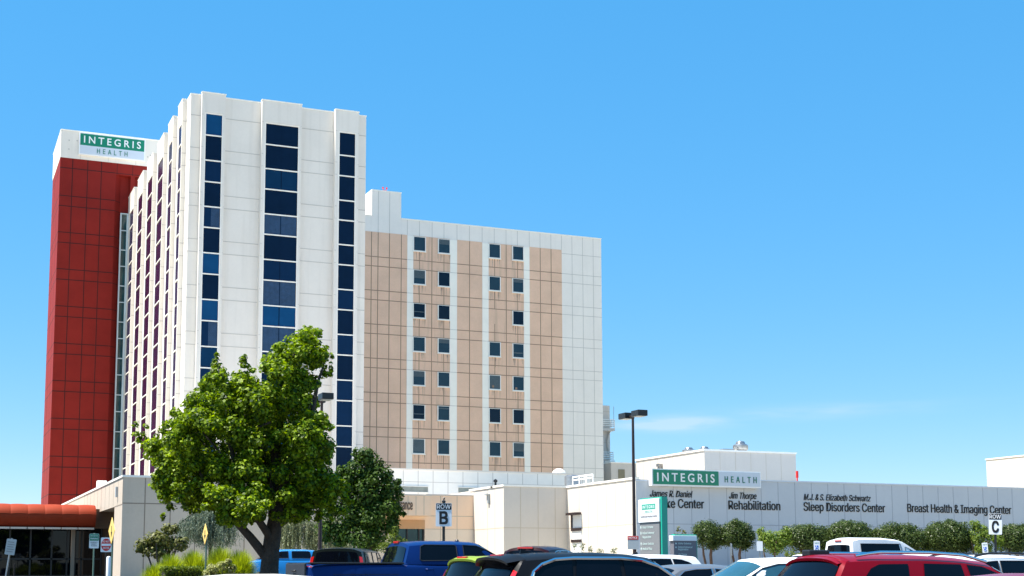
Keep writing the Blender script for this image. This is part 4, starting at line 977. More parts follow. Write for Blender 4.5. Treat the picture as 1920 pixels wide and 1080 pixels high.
def blob_points(blobs, dens, shell=.55, up=.35):
    P, N = [], []
    for (c, R_) in blobs:
        R_ = np.array(R_, float) if hasattr(R_, '__len__') else np.full(3, float(R_))
        n = max(8, int(dens * (R_[0] * R_[2] + R_[0] * R_[1] + R_[1] * R_[2]) / 3))
        v = RNG.normal(0, 1, (n, 3)); v /= np.linalg.norm(v, axis=1, keepdims=True)
        rr_ = RNG.uniform(shell ** 3, 1, (n, 1)) ** (1 / 3) * (1 + RNG.normal(0, .06, (n, 1)))
        P.append(np.array(c) + v * R_ * rr_); q = v.copy(); q[:, 2] += up; N.append(q)
    return np.concatenate(P), np.concatenate(N)
def clumps(c, R_, n, sub, flat=1.0, lumps=None):
    """break an ellipsoid into n smaller lumps, mostly near its surface"""
    out = []
    for _ in range(n):
        v = RNG.normal(0, 1, 3); v /= np.linalg.norm(v); rr_ = RNG.uniform(.35, .85)
        out.append((np.array(c) + v * np.array(R_) * rr_, np.array(R_).mean() * sub * RNG.uniform(.7, 1.25) * np.array([1, 1, flat])))
    return out
# ---------------- big foreground tree
d_t = 40.0; kt = d_t / FPX
base = at(505, 1090, d_t); g0 = gz(base[1])
TR = thing('broadleaf_tree', 'large bright green leafy tree with forked trunk in front of the towers', 'tree', (base[0], base[1], g0))
def tp(px_, py_, dd=0.0): return at(px_, py_, d_t + dd)
tr = MB()
bb = np.array([base[0], base[1], g0 - .2])
tr.tube([bb, [base[0], base[1], g0 + .12], tp(505, 1068), tp(508, 1030), tp(512, 1000), tp(516, 975), tp(519, 950)], [.44, .33, .27, .25, .245, .21, .16], 14)
def limb(pts, r0, r1, n=8): tr.tube(pts, list(np.linspace(r0, r1, len(pts))), n)
limb([tp(497, 1042, -.05), tp(470, 1008, -.2), tp(440, 975, -.3), tp(415, 940, -.2), tp(385, 890, .2), tp(350, 850, .5), tp(320, 810, .6)], .145, .03)
limb([tp(508, 1010, -.1), tp(488, 980, -.5), tp(470, 955, -.8), tp(450, 900, -1.0), tp(430, 830, -.8), tp(420, 740, -.5), tp(410, 690, -.4)], .12, .025)
limb([tp(514, 992), tp(540, 972, .3), tp(575, 952, .4), tp(610, 935, .3), tp(640, 920, .2)], .125, .03)
limb([tp(517, 965), tp(520, 900, .2), tp(515, 830, .3), tp(520, 750, .2), tp(545, 680, .1), tp(570, 635, 0)], .22, .03)
limb([tp(519, 930), tp(550, 870, -.6), tp(580, 810, -.8), tp(595, 720, -.4), tp(605, 690, -.2)], .14, .03)
limb([tp(400, 915, 0), tp(360, 910, .1), tp(325, 900, .3), tp(290, 840, .5), tp(265, 810, .6)], .10, .025)
limb([tp(519, 920), tp(490, 850, 1.0), tp(470, 780, 1.2), tp(465, 700, .6)], .14, .025)
for _ in range(26):
    a = tp(RNG.uniform(380, 580), RNG.uniform(760, 930), RNG.uniform(-1.5, 1.5)); b_ = a + RNG.normal(0, .6, 3) + np.array([0, 0, .5]); limb([a, (a + b_) / 2 + RNG.normal(0, .1, 3), b_], .045, .012, 5)
tr.build('trunk', M['bark'], TR, smooth=60)
CL = [(577, 616, 12, 0), (590, 640, 16, .3), (618, 690, 10, .1), (408, 668, 8, 0), (459, 671, 8, 0), (497, 672, 11, 0), (350, 772, 12, 0), (318, 795, 11, .2), (577, 632, 26, 0), (556, 655, 28, 0), (604, 664, 20, 0), (606, 698, 18, 0), (588, 676, 22, .2), (530, 660, 22, .2), (515, 690, 28, 0), (545, 700, 30, 0), (575, 715, 26, .3), (459, 684, 13, 0), (474, 702, 16, 0), (452, 712, 20, 0),
      (406, 682, 15, 0), (408, 708, 21, 0), (395, 728, 22, .2), (425, 745, 32, 0), (370, 765, 26, 0), (350, 790, 28, 0), (335, 805, 26, .3), (480, 740, 38, 0), (530, 750, 40, 0), (565, 765, 36, 0), (590, 800, 30, 0), (400, 790, 42, 0), (450, 800, 48, 0), (505, 810, 48, 0), (555, 830, 46, 0), (590, 850, 34, 0),
      (345, 840, 40, 0), (310, 850, 26, .4), (264, 804, 17, .5), (270, 828, 19, .5), (290, 840, 25, .4), (257, 818, 12, .5), (298, 818, 15, .4), (340, 815, 22, .2), (320, 880, 34, 0), (300, 905, 20, .2), (312, 925, 20, .1), (340, 925, 26, 0), (326, 950, 16, 0), (375, 880, 46, 0), (430, 870, 50, 0), (490, 880, 50, 0), (545, 900, 46, 0), (590, 895, 34, 0), (375, 935, 28, .4), (410, 930, 30, -.9), (440, 945, 34, -1.2), (468, 960, 26, -1.3), (420, 965, 20, -.9), (485, 930, 34, -1.0), (540, 945, 36, .4), (580, 945, 32, .4), (560, 970, 18, .5), (598, 965, 16, .3),
      (630, 912, 22, -.6), (650, 925, 15, -.7), (640, 950, 18, -.6), (612, 940, 20, -.4), (620, 965, 13, -.5), (655, 945, 11, -.6), (305, 968, 9, .2), (365, 955, 14, .3)]
blobs = []
for (x, y, r_, dd) in CL:
    R0 = r_ * kt; thick = 1.9 * math.sqrt(max(0.05, 1 - ((x - 450) / 215) ** 2 * .8 - ((y - 830) / 240) ** 2 * .8))
    reps = 1 if r_ < 20 else 3
    for q in range(reps):
        off = dd if reps == 1 else dd + (q - 1) * thick * RNG.uniform(.55, 1.0)
        c = at(x + RNG.normal(0, r_ * .12), y + RNG.normal(0, r_ * .12), d_t + off)
        blobs += clumps(c, [R0 * 1.12] * 3, 9 if r_ >= 20 else 4, .38, .8) + ([(c, [R0 * .62] * 3)] if RNG.uniform() < .5 else [])
pts, nr = blob_points(blobs, 1750, .35, .55)
print('tree leaves', len(pts))
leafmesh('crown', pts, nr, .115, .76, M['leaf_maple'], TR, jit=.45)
# ---------------- dark oak behind the left lamp
def tree(name, label, cat, trunk_px, ybase, d, blist, leaf, size, dens, aspect=.5, bark='bark', trunk_r=.14, trunks=1, ytop=None, group=None, sub=.45, nsub=7, up=.4, spread=.5, depth=.8, jit=.4, core=.92):
    k_ = d / FPX; P = at(trunk_px, ybase, d); g0 = gz(P[1])
    r = thing(name, label, cat, (P[0], P[1], g0), 0, group)
    t = MB(); tz = at(trunk_px, ytop if ytop else ybase - 60, d)[2]
    for i in range(trunks):
        a = 2 * math.pi * i / max(1, trunks) + .4; o = spread * .25 if trunks > 1 else 0
        x0, y0 = P[0] + o * math.cos(a), P[1] + o * math.sin(a); x1, y1 = P[0] + spread * math.cos(a) * (trunks > 1), P[1] + spread * math.sin(a) * (trunks > 1)
        h = tz - g0
        t.tube([(x0, y0, g0 - .1), (x0 * .7 + x1 * .3 + .04, y0 * .7 + y1 * .3, g0 + h * .35), (x0 * .4 + x1 * .6 - .04, y0 * .4 + y1 * .6 + .03, g0 + h * .7), (x1, y1, tz)], [trunk_r * 1.15, trunk_r, trunk_r * .85, trunk_r * .45], 8)
    t.build('trunk', M[bark], r, smooth=60)
    blobs = []
    for (x, y, rx, ry) in blist:
        c = at(x, y, d); q_ = np.array([rx * k_, rx * k_ * depth, ry * k_]); blobs += clumps(c, q_, nsub, sub) + ([(c, q_ * core)] if core else [])
    p, n_ = blob_points(blobs, dens, .45, up)
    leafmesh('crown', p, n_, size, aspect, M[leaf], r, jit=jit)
    return r
oak = [(625, 910, 18, 22), (620, 955, 22, 26), (612, 995, 24, 22), (688, 858, 24, 20), (670, 885, 30, 28), (710, 890, 30, 30), (650, 920, 28, 34), (695, 925, 44, 34), (735, 920, 24, 26), (660, 960, 36, 34), (710, 965, 46, 34), (742, 955, 13, 20), (735, 988, 18, 20), (690, 1005, 52, 28), (640, 1000, 26, 26), (757, 964, 5, 4), (745, 903, 9, 7), (640, 885, 14, 14), (670, 850, 10, 12)]
tree('oak_tree', 'dark green dense tree between the leafy tree and the peach entrance', 'tree', 690, 1040, 62, oak, 'leaf_oak', .17, 1300, .55, ytop=880, trunk_r=.2, sub=.42, nsub=9, jit=.5)
# ---------------- clipped round trees along the grey wall
DT = 72
def topiary(label, px_, blist, trunks=3, leaf='leaf_holly', size=.115, dens=2600): 
    return tree('clipped_tree', label, 'tree', px_, 1045, DT, blist, leaf, size, dens, .45, 'bark_red', .07, trunks, 1015, 'clipped round trees along the grey wall', sub=.30, nsub=22, spread=.35, jit=.5, core=.98)
topiary('round clipped tree touching the low slate directory sign', 1330, [(1328, 1003, 34, 28), (1324, 994, 30, 19), (1340, 1012, 26, 20)], 3)
topiary('round clipped tree left of the yellow green bush', 1384, [(1382, 1003, 37, 28), (1378, 993, 31, 18), (1398, 1012, 22, 22)], 3)
topiary('clipped tree right of the yellow green bush', 1512, [(1514, 1010, 57, 28), (1500, 1002, 39, 20), (1540, 1016, 35, 24)], 4)
topiary('tallest clipped tree behind the rear of the white van', 1595, [(1594, 1006, 59, 29), (1592, 994, 45, 18), (1620, 1016, 37, 24)], 3)
topiary('clipped tree behind the roof of the white van', 1686, [(1684, 1010, 62, 28), (1680, 1000, 49, 18), (1716, 1018, 32, 24), (1650, 1016, 29, 22)], 3)
topiary('broad clipped tree left of the pale green bush', 1775, [(1776, 1009, 59, 30), (1775, 998, 47, 18), (1752, 1016, 32, 24), (1805, 1016, 32, 24)], 4)
topiary('clipped tree at the right edge beyond ROW C', 1905, [(1908, 1011, 47, 30), (1900, 1002, 35, 19)], 3)
tree('bush', 'yellow green bush between two clipped trees', 'bush', 1448, 1045, DT - 1, [(1440, 1010, 22, 18), (1464, 1012, 22, 19), (1428, 1000, 10, 12), (1476, 1002, 10, 12), (1450, 1026, 28, 15)], 'leaf_lime', .15, 1300, .4, 'bark_red', .04, 3, 1015, nsub=9)
tree('bush', 'pale green feathery bush behind the ROW C sign', 'bush', 1842, 1045, DT - 1, [(1835, 1000, 20, 22), (1828, 985, 12, 12), (1850, 1010, 22, 22), (1872, 1015, 14, 14), (1845, 1028, 22, 14)], 'leaf_lime', .14, 1300, .35, 'bark_red', .04, 3, 1015, nsub=9)
tree('bush', 'low golden bush under the clipped trees', 'bush', 1482, 1045, DT - 2, [(1482, 1040, 14, 8), (1498, 1042, 12, 7)], 'leaf_hedge', .10, 1500, .5, 'bark_red', .03, 2, 1040)
tree('shrub', 'wispy grey green shrub against the sunlit cream wall', 'shrub', 1100, 1050, 76, [(1090, 1026, 9, 10), (1108, 1030, 8, 7), (1150, 1032, 10, 6), (1125, 1032, 9, 6), (1078, 1024, 6, 8)], 'leaf_grey', .12, 700, .35, 'bark', .02, 3, 1030, nsub=6)
tree('shrub', 'small thin shrub behind the low slate directory sign', 'shrub', 1275, 1030, 73, [(1274, 992, 7, 8), (1282, 998, 7, 6), (1268, 1004, 6, 6)], 'leaf_olive', .11, 500, .5, 'bark', .02, 2, 1000, nsub=4)
# ---------------- shrubs under the big tree
tree('shrub', 'olive green spreading shrub against the beige wall', 'shrub', 305, 1060, 60, [(300, 1012, 34, 18), (320, 993, 18, 12), (275, 1020, 24, 14), (335, 1020, 22, 16), (262, 1030, 12, 8), (300, 1035, 30, 14)], 'leaf_olive', .18, 1100, .55, 'bark', .04, 5, 1020, spread=.8, nsub=7, sub=.35)
tree('conifer', 'small bright green conifer in front of the dark dense tree', 'conifer', 742, 1040, 50, [(742, 995, 7, 12), (740, 1008, 14, 10), (735, 1020, 22, 10), (755, 1018, 14, 10), (722, 1028, 18, 10)], 'leaf_hedge', .10, 1500, .35, 'bark', .05, 1, 1000, nsub=8)
def weeping(label, px_, d, strands, leaf, n_arch):
    P = at(px_, 1045, d); g0 = gz(P[1])
    r = thing('weeping_cedar', label, 'cedar', (P[0], P[1], g0), 0, 'weeping cedars by the beige wall')
    t = MB(); pts, nr = [], []
    for (xa, ya, xb, yb, sag, ylow) in strands:
        a = at(xa, ya, d); b_ = at(xb, yb, d + RNG.uniform(-.6, .6)); m_ = (a + b_) / 2 + np.array([0, 0, sag])
        arch = [(1 - u) ** 2 * a + 2 * u * (1 - u) * m_ + u * u * b_ for u in np.linspace(0, 1, 14)]
        t.tube(arch, list(np.linspace(.05, .015, 14)), 6)
        zl = at(px_, ylow, d)[2]
        for _ in range(n_arch):
            u = RNG.uniform(0, 1); s0 = (1 - u) ** 2 * a + 2 * u * (1 - u) * m_ + u * u * b_ + RNG.normal(0, .12, 3) * np.array([1, 1.8, .4])
            L = max(.25, (s0[2] - zl) * RNG.uniform(.35, 1.0)); nn = int(L / .035) + 3
            q = np.linspace(0, 1, nn)[:, None]; sway = RNG.normal(0, .10, 3) * np.array([1, 1, 0])
            line = s0 + np.array([0, 0, -L]) * q + sway * q + RNG.normal(0, .022, (nn, 3))
            pts.append(line); v = RNG.normal(0, 1, (nn, 3)) * np.array([1, 1, .3]) + np.array([0, -.4, .2]); nr.append(v)
    t.tube([(P[0], P[1], g0 - .1), (P[0] + .1, P[1], g0 + 1.0), tuple(at(strands[0][0], strands[0][1], d))], [.11, .09, .05], 8)
    t.build('trunk', M['bark'], r, smooth=60)
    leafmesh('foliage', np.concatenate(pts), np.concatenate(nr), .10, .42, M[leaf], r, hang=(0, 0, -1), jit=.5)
weeping('grey green weeping cedar left of the big trunk', 390, 70, [(395, 955, 330, 990, .5, 1010), (395, 955, 440, 990, .5, 1030), (380, 965, 345, 1000, .4, 1020), (400, 960, 370, 985, .3, 1030), (390, 970, 420, 1005, .3, 1035), (375, 955, 405, 975, .3, 1020)], 'leaf_cedar', 150)
weeping('pale weeping cedar with long hanging curtains right of the big trunk', 560, 70, [(555, 975, 505, 1002, .5, 1040), (555, 978, 600, 990, .4, 1040), (560, 965, 530, 995, .3, 1040), (600, 980, 580, 1005, .3, 1040)], 'leaf_cedar_y', 130)
weeping('weeping cedar just right of the left lamp post', 630, 70, [(618, 975, 600, 1000, .4, 1040), (618, 978, 660, 1020, .4, 1042), (620, 970, 640, 1000, .4, 1040), (625, 985, 650, 1030, .3, 1045)], 'leaf_cedar_y', 120)
def grass(label, px_, ytop, d, wpx, n, leaf='leaf_grass', dark=0):
    P = at(px_, 1075, d); g0 = gz(P[1]); k_ = d / FPX; h = at(px_, ytop, d)[2] - g0; W_ = wpx * k_ / 2
    r = thing('ornamental_grass', label, 'grass clump', (P[0], P[1], g0), 0, 'ornamental grasses under the big tree')
    vs, fs, ti = [], [], []
    for i in range(n):
        a = RNG.uniform(0, 2 * math.pi); out = RNG.uniform(.1, 1.0); hh = h * RNG.uniform(.80, 1.06) * (1 - .45 * out ** 2); wd = RNG.uniform(.008, .018)
        dx, dy = math.cos(a), math.sin(a); b0 = np.array([dx, dy, 0]) * W_ * .25 * RNG.uniform(0, 1); sx = np.array([-dy, dx, 0])
        q0 = len(vs)
        for j, u in enumerate((0, .35, .65, .88, 1.0)):
            p = b0 + np.array([dx, dy, 0]) * W_ * out * u ** 2.2 + np.array([0, 0, 1]) * hh * (u - .55 * out * max(0, u - .5) ** 1.5 * 3)
            ww = wd * (1 - .8 * u); vs += [tuple(p - sx * ww), tuple(p + sx * ww)]
        for j in range(4): fs.append((q0 + 2 * j, q0 + 2 * j + 1, q0 + 2 * j + 3, q0 + 2 * j + 2)); ti.append(0)
    me = bpy.data.meshes.new('blades'); me.from_pydata(vs, [], fs)
    at_ = me.attributes.new('tint', 'FLOAT', 'FACE'); at_.data.foreach_set('value', np.repeat(RNG.uniform(0, 1, n), 4).astype(np.float32))
    link('blades', me, M[leaf], r)
grass('leftmost ornamental grass clump spilling to the left', 290, 1052, 48, 100, 4335)
grass('bright ornamental grass clump second from the left', 320, 1034, 49, 115, 5780)
grass('bright ornamental grass clump left of the yellow diamond sign', 362, 1026, 50, 112, 5780)
grass('tallest pale ornamental grass clump right of the yellow diamond sign', 412, 1020, 51, 112, 6358)
grass('pale ornamental grass clump touching the big trunk', 450, 1026, 51, 112, 5780)
def hedge_box(label, xa, xb, ytop, d):
    A_ = at(xa, ytop, d); g0 = gz(A_[1]); w_ = (xb - xa) * d / FPX; h = A_[2] - g0
    C0 = at((xa + xb) / 2, ytop, d)
    r = thing('clipped_hedge', label, 'hedge', (C0[0], C0[1], g0), 0)
    n = 5200; f = RNG.uniform(0, 1, n); P = np.zeros((n, 3)); N = np.zeros((n, 3))
    u = RNG.uniform(-.5, .5, (n, 2)); top = f < .45
    P[top] = np.stack([u[top, 0] * w_, u[top, 1] * .9, np.full(top.sum(), h)], 1); N[top] = (0, 0, 1)
    fr_ = ~top; sgn = np.where(RNG.uniform(0, 1, n) < .75, -1, 1)
    P[fr_] = np.stack([u[fr_, 0] * w_, sgn[fr_] * .45, (u[fr_, 1] + .5) * h], 1); N[fr_, 1] = sgn[fr_]
    sd = (RNG.uniform(0, 1, n) < .12); P[sd, 0] = np.sign(u[sd, 0]) * w_ / 2; P[sd, 1] = u[sd, 1] * .9; P[sd, 2] = f[sd] * h; N[sd] = 0; N[sd, 0] = np.sign(u[sd, 0])
    P += RNG.normal(0, .03, (n, 3)); P += np.array(r.location)
    leafmesh('foliage', P, N, .075, .6, M['leaf_hedge'], r, jit=.6)
    t = MB(); t.box(C0[0] - w_ / 2 + .06, C0[0] + w_ / 2 - .06, C0[1] - .38, C0[1] + .38, g0 + .02, C0[2] - .06); t.build('branches', M['bark'], r)
hedge_box('low clipped hedge at the foot of the ornamental grasses', 304, 373, 1066, 44)
tree('shrub', 'cream variegated shrub left of the big trunk', 'shrub', 415, 1085, 43, [(400, 1068, 16, 10), (420, 1060, 14, 10), (435, 1066, 10, 10), (430, 1052, 6, 5), (392, 1074, 14, 8)], 'leaf_cream', .11, 1600, .55, 'bark', .02, 3, 1070, nsub=9, sub=.4)

# ================================================================== VEHICLES
def paint(name, col, rough=.25, metal=0.0): return mat('paint_' + name, col, rough, .03, 2, metal=metal, coat=.06, spec=.16)
CAR_GLASS = mat('car_glass', (0.002, 0.003, 0.006), 0.04, .2, 2, spec=.22)
CAR_GLASS_SKY = mat('car_glass_painted_sky', (0.022, 0.075, 0.105), 0.03, .2, 2, spec=.9)  # sky reflection painted into the glass as a blue base colour
M['tyre'] = mat('tyre_rubber', (0.015, 0.015, 0.015), .8, .1, 5); M['rim'] = mat('alloy_rim', (0.5, 0.5, 0.5), .3, .05, 5, metal=.9)
M['chrome'] = mat('chrome', (0.75, 0.77, 0.80), .12, .02, 3, metal=1.0); M['trim_black'] = mat('trim_black', (0.012, 0.012, 0.013), .45, .1, 5)
M['lamp_red'] = mat('lamp_red', (0.45, 0.012, 0.012), .12, .05, 8, coat=.6); M['lamp_white'] = mat('lamp_clear', (0.75, 0.76, 0.78), .1, .05, 8, coat=.6)
def interp(tab, x):
    xs = [a for a, _ in tab]; return float(np.interp(x, xs, [b for _, b in tab]))
def car(name, label, cat, anchor, heading, S, paintm, group='vehicles in the parking lot', glassm=None, dz=0.0):
    """S: side view measures, x from the rear bumper forward. anchor = (pixel x, distance d, local x, local y) of a roof point."""
    L, Wd, H, zb = S['L'], S['W'], S['H'], S['zb']; gl = glassm or CAR_GLASS
    xb0, xt0, xb1, xt1 = S['gh']; wb, wr = Wd / 2 * S.get('wb', .97), Wd / 2 * S.get('wr', .76)
    roof = S['roof']; deck = S['deck']; bul0, bul1 = S.get('bulge', (.10, .28))
    th_ = rad(heading); px_, d, ax, ay = anchor; A_ = at(px_, 1050, d)
    lx, ly = ax - L / 2, ay
    cx_ = A_[0] - (lx * math.cos(th_) - ly * math.sin(th_)); cy_ = A_[1] - (lx * math.sin(th_) + ly * math.cos(th_))
    r = thing(name, label, cat, (cx_, cy_, gz(cy_)), th_, group); r.scale = (1, 1, 1 + dz / H)
    X = lambda x: x - L / 2
    xm = (xb0 + xb1) / 2; hl = (xb1 - xb0) / 2
    def pf(x): return 1 - .07 * min(1.2, abs((x - xm) / hl)) ** 3
    def zroof(x): return interp(roof, x)
    SH = .09
    def side(u, t):
        x = xb0 + (xb1 - xb0) * u, xt0 + (xt1 - xt0) * u
        zt_ = zroof(x[1]) - SH; xx = x[0] + (x[1] - x[0]) * t
        w_ = (wb + (wr - wb) * t ** 1.25) * pf(xx)
        return xx, w_, zb + (zt_ - zb) * t
    def side_xz(x, z):                                # half width of the side surface at a side-view point
        for _ in range(2): pass
        t = (z - zb) / max(.05, (zroof(x) - SH - zb)); t = min(1, max(0, t)); return (wb + (wr - wb) * t ** 1.25) * pf(x)
    def crown(x, a): return zroof(x) - SH * abs(a) ** 4 - .02 * a * a
    us = np.linspace(0, 1, 25); ts = np.linspace(0, 1, 9); as_ = np.linspace(-1, 1, 21)
    b = MB()
    for sg in (1, -1):
        b.grid(lambda u, t: (X(side(u, t)[0]), sg * side(u, t)[1], side(u, t)[2]), us, ts, flip=sg < 0)
    def roofp(u, a):
        x = xt0 + (xt1 - xt0) * u; xx = (xt0 - bul0 * (1 - a * a)) * (1 - u) + (xt1 + bul1 * .6 * (1 - a * a)) * u
        return X(xx), a * wr * pf(x), crown(x, a)
    b.grid(roofp, us, as_, flip=True)
    def endp(front):
        def f(a, t):
            e = side(1 if front else 0, t); bl = bul1 * (1 - .4 * t) if front else -bul0
            x1 = xt1 if front else xt0
            top = crown(x1, a); z = zb + (top - zb) * t + (.03 * (1 - a * a) * (1 - t) if front else 0)
            return X(e[0] + bl * (1 - a * a)), a * e[1], z
        return f
    for fr_ in (False, True): b.grid(endp(fr_), as_, ts, flip=not fr_)
    # lower body
    wh = S['wheels']; rw = S.get('rw', .34); ra = rw + .07
    xs = sorted(set([0, .02, .06, .12, .2] + list(np.arange(.3, L - .2, .09)) + [L - .2, L - .12, L - .06, L - .02, L]))
    def bw(x): q = abs(2 * x / L - 1); return Wd / 2 * (1 - .16 * q ** 9 - .05 * q ** 4)
    def zbot(x):
        z = .24
        for w0 in wh:
            if abs(x - w0) < ra: z = max(z, rw + math.sqrt(ra * ra - (x - w0) ** 2) * 1.02)
        return z
    def sec(x):
        w_ = bw(x); zd = interp(deck, x); z0 = zbot(x); inset = wb * pf(min(max(x, xb0), xb1)) if xb0 < x < xb1 else None
        e = min(1, min(x, L - x) / .12); zd = zd - (1 - e) ** 2 * .12
        z0 = z0 + (1 - e) ** 2 * .10
        zs = max(zd - .09, z0 + .03); zm = max(.62 * zd, z0 + .02); zl = max(.40, z0 + .01)
        return [(0, zd + .015), (w_ * .6, zd + .005), (w_ - .10, zd - .01), (w_ - .03, zd - .035), (w_, zs), (w_ + .015, zm), (w_ - .005, zl), (w_ - .04, z0)]
    n = len(xs); base_ = len(b.v); P8 = [sec(x) for x in xs]; m_ = 8
    for sg in (1, -1):
        st_ = len(b.v)
        for i, x in enumerate(xs): b.v += [(X(x), sg * y, z) for y, z in P8[i]]
        for i in range(n - 1):
            for j in range(m_ - 1):
                q = (st_ + i * m_ + j, st_ + (i + 1) * m_ + j, st_ + (i + 1) * m_ + j + 1, st_ + i * m_ + j + 1); b.f.append(q if sg < 0 else q[::-1])
        for i, fl in ((0, sg > 0), (n - 1, sg < 0)):
            c = len(b.v); z0 = P8[i][-1][1]; b.v.append((X(xs[i]), 0, z0))
            q = tuple(st_ + i * m_ + j for j in range(m_)) + (c,); b.f.append(q if fl else q[::-1])
    body = b.build('body', paintm, r, world=False, merge=True, smooth=38)
    fl = MB(); fl.box(X(.25), X(L - .25), -Wd / 2 + .22, Wd / 2 - .22, .22, .5); fl.build('underbody', M['trim_black'], r, world=False)
    # glass
    def side_window(poly, sg, m, off=.010, nm='side_window'):
        px__ = [p[0] for p in poly]; g = MB(); x0, x1 = min(px__), max(px__); N_ = 18; cols = []
        for i in range(N_ + 1):
            x = x0 + (x1 - x0) * i / N_; xe = min(max(x, x0 + 1e-4), x1 - 1e-4); zz = []
            for k_ in range(len(poly)):
                (xa, za), (xb_, zb_) = poly[k_], poly[(k_ + 1) % len(poly)]
                if (xa - xe) * (xb_ - xe) <= 0 and abs(xa - xb_) > 1e-9: zz.append(za + (zb_ - za) * (xe - xa) / (xb_ - xa))
            if len(zz) >= 2: cols.append((xe, min(zz), max(zz)))
        g.grid(lambda i, t: (X(cols[int(i)][0]), sg * (side_xz(cols[int(i)][0], cols[int(i)][1] + (cols[int(i)][2] - cols[int(i)][1]) * t) + off), cols[int(i)][1] + (cols[int(i)][2] - cols[int(i)][1]) * t), range(len(cols)), np.linspace(0, 1, 6), flip=sg < 0)
        return g.build(nm, m, r, world=False, smooth=50)
    def outline(poly, sg, m, rad_=.014, off=.012, close=True, nm='window_trim'):
        pts = []
        for k_ in range(len(poly) - (0 if close else 1)):
            a, c = poly[k_], poly[(k_ + 1) % len(poly)]
            for q in np.linspace(0, 1, 5)[:-1]: pts.append((a[0] + (c[0] - a[0]) * q, a[1] + (c[1] - a[1]) * q))
        pts.append(pts[0] if close else poly[-1])
        g = MB(); g.tube([(X(x), sg * (side_xz(x, z) + off), z) for x, z in pts], rad_, 6); return g.build(nm, m, r, world=False)
    for sg in (1, -1):
        for poly in S['windows']: side_window(poly, sg, gl)
        if S.get('trim'): 
            o_ = S.get('outline')
            if o_: outline(o_, sg, M[S['trim']], S.get('trim_r', .016), close=False)
            else:
                for poly in S['windows']: outline(poly, sg, M[S['trim']], .010)
    def end_glass(front, a0, a1, t0, t1, nm, m, off=.012):
        f = endp(front); s_ = 1 if front else -1; g = MB()
        g.grid(lambda a, t: tuple(np.array(f(a, t)) + np.array([s_ * off, 0, off * .6])), np.linspace(a0, a1, 15), np.linspace(t0, t1, 8), flip=not front); return g.build(nm, m, r, world=False, smooth=50)
    end_glass(True, -.93, .93, .04, .93, 'windshield', S.get('wsm', gl))
    if S.get('rear_glass', True): end_glass(False, *S.get('rg', (-.86, .86, .12, .90)), 'rear_window', gl)
    # lamps
    zt_ = interp(deck, .3); zh = interp(deck, L - .25)
    for sg in (1, -1):
        if S.get('tail') == 'pillar':
            f = endp(False); g = MB(); g.grid(lambda a, t: tuple(np.array(f(a, t)) + np.array([-.02, sg * .012, .0])), np.linspace(sg * .88, sg * 1.0, 4), np.linspace(.0, .72, 8), flip=sg > 0); g.build('taillight', M['lamp_red'], r, world=False, smooth=50)
        g = MB(); w_ = bw(.08); zl_ = S.get('ztail', zt_ - .16); hh = S.get('htail', .11)
        g.grid(lambda a, t: (X(-.012 + .14 * a ** 2), sg * (w_ - .28 + .30 * a), zl_ + hh * (t * 2 - 1)), np.linspace(0, 1, 6), np.linspace(0, 1, 3), flip=sg > 0); g.build('taillight', M['lamp_red'], r, world=False, smooth=50)
        g = MB(); w_ = bw(L - .08); zl_ = min(zh - .12, .80)
        g.grid(lambda a, t: (X(L + .012 - .22 * a ** 2), sg * (w_ - .42 + .44 * a), zl_ + .075 * (t * 2 - 1)), np.linspace(0, 1, 6), np.linspace(0, 1, 3), flip=sg < 0); g.build('headlight', M['lamp_white'], r, world=False, smooth=50)
        if S.get('mirror', True):
            mx = xb1 - .16; mz = zb + .10; y = side_xz(mx, mz)
            g = MB(); g.lathe([(.01, 0), (.075, .03), (.09, .10), (.075, .17), (.01, .20)], (0, 0, 0), 12, 'Y'); g.v = [(X(mx) + p[0] * .9, sg * (y + .04 + p[1]), mz + p[2]) for p in g.v]; g.tube([(X(mx), sg * (y - .01), mz - .03), (X(mx), sg * (y + .08), mz)], .03, 6); g.build('mirror', S.get('mirror_m', paintm), r, world=False, smooth=50)
        for hx in S.get('handles', ()):
            z = zb - .10; y = bw(hx) + .012; g = MB(); g.tube([(X(hx) - .09, sg * y, z), (X(hx) - .06, sg * (y + .03), z), (X(hx) + .06, sg * (y + .03), z), (X(hx) + .09, sg * y, z)], .014, 6); g.build('door_handle', S.get('handle_m', paintm), r, world=False)
        if S.get('rails'):
            x0, x1 = S['rails']; pts = []
            for q in np.linspace(0, 1, 12):
                x = x0 + (x1 - x0) * q; lift = .04 * min(1, 6 * min(q, 1 - q)); pts.append((X(x), sg * (wr * pf(x) - .08), zroof(x) - .015 + lift))
            g = MB(); g.tube(pts, .022, 8); g.build('roof_rail', M[S.get('rail_m', 'chrome')], r, world=False, smooth=50)
    if S.get('third'):
        y = S['third']; f = endp(False); p0 = np.array(f(0, S.get('third_t', .96)))
        g = MB(); g.box(p0[0] - .035, p0[0] + .02, -y, y, p0[2] - .02, p0[2] + .03); g.build('brake_light', M['lamp_red'], r, world=False, bevel=.008)
    if S.get('spoiler'):
        ext, dr = S['spoiler']; g = MB(); as2 = np.linspace(-.93, .93, 13)
        top = [roofp(.04, a) for a in as2]; out = [(p[0] - ext * (1 - .15 * a * a) - .04, p[1] * .98, p[2] - dr) for a, p in zip(as2, [roofp(0, a) for a in as2])]
        und = [(p[0] + .03, p[1] * .97, p[2] - .10) for p in [roofp(0, a) for a in as2]]
        rows = [[(p[0], p[1], p[2] + .012) for p in top], out, [(p[0] + .01, p[1], p[2] - .035) for p in out], und]
        g.grid(lambda i, j: rows[int(i)][int(j)], range(4), range(13)); g.build('spoiler', S.get('spoiler_m', paintm), r, world=False, merge=True, smooth=40)
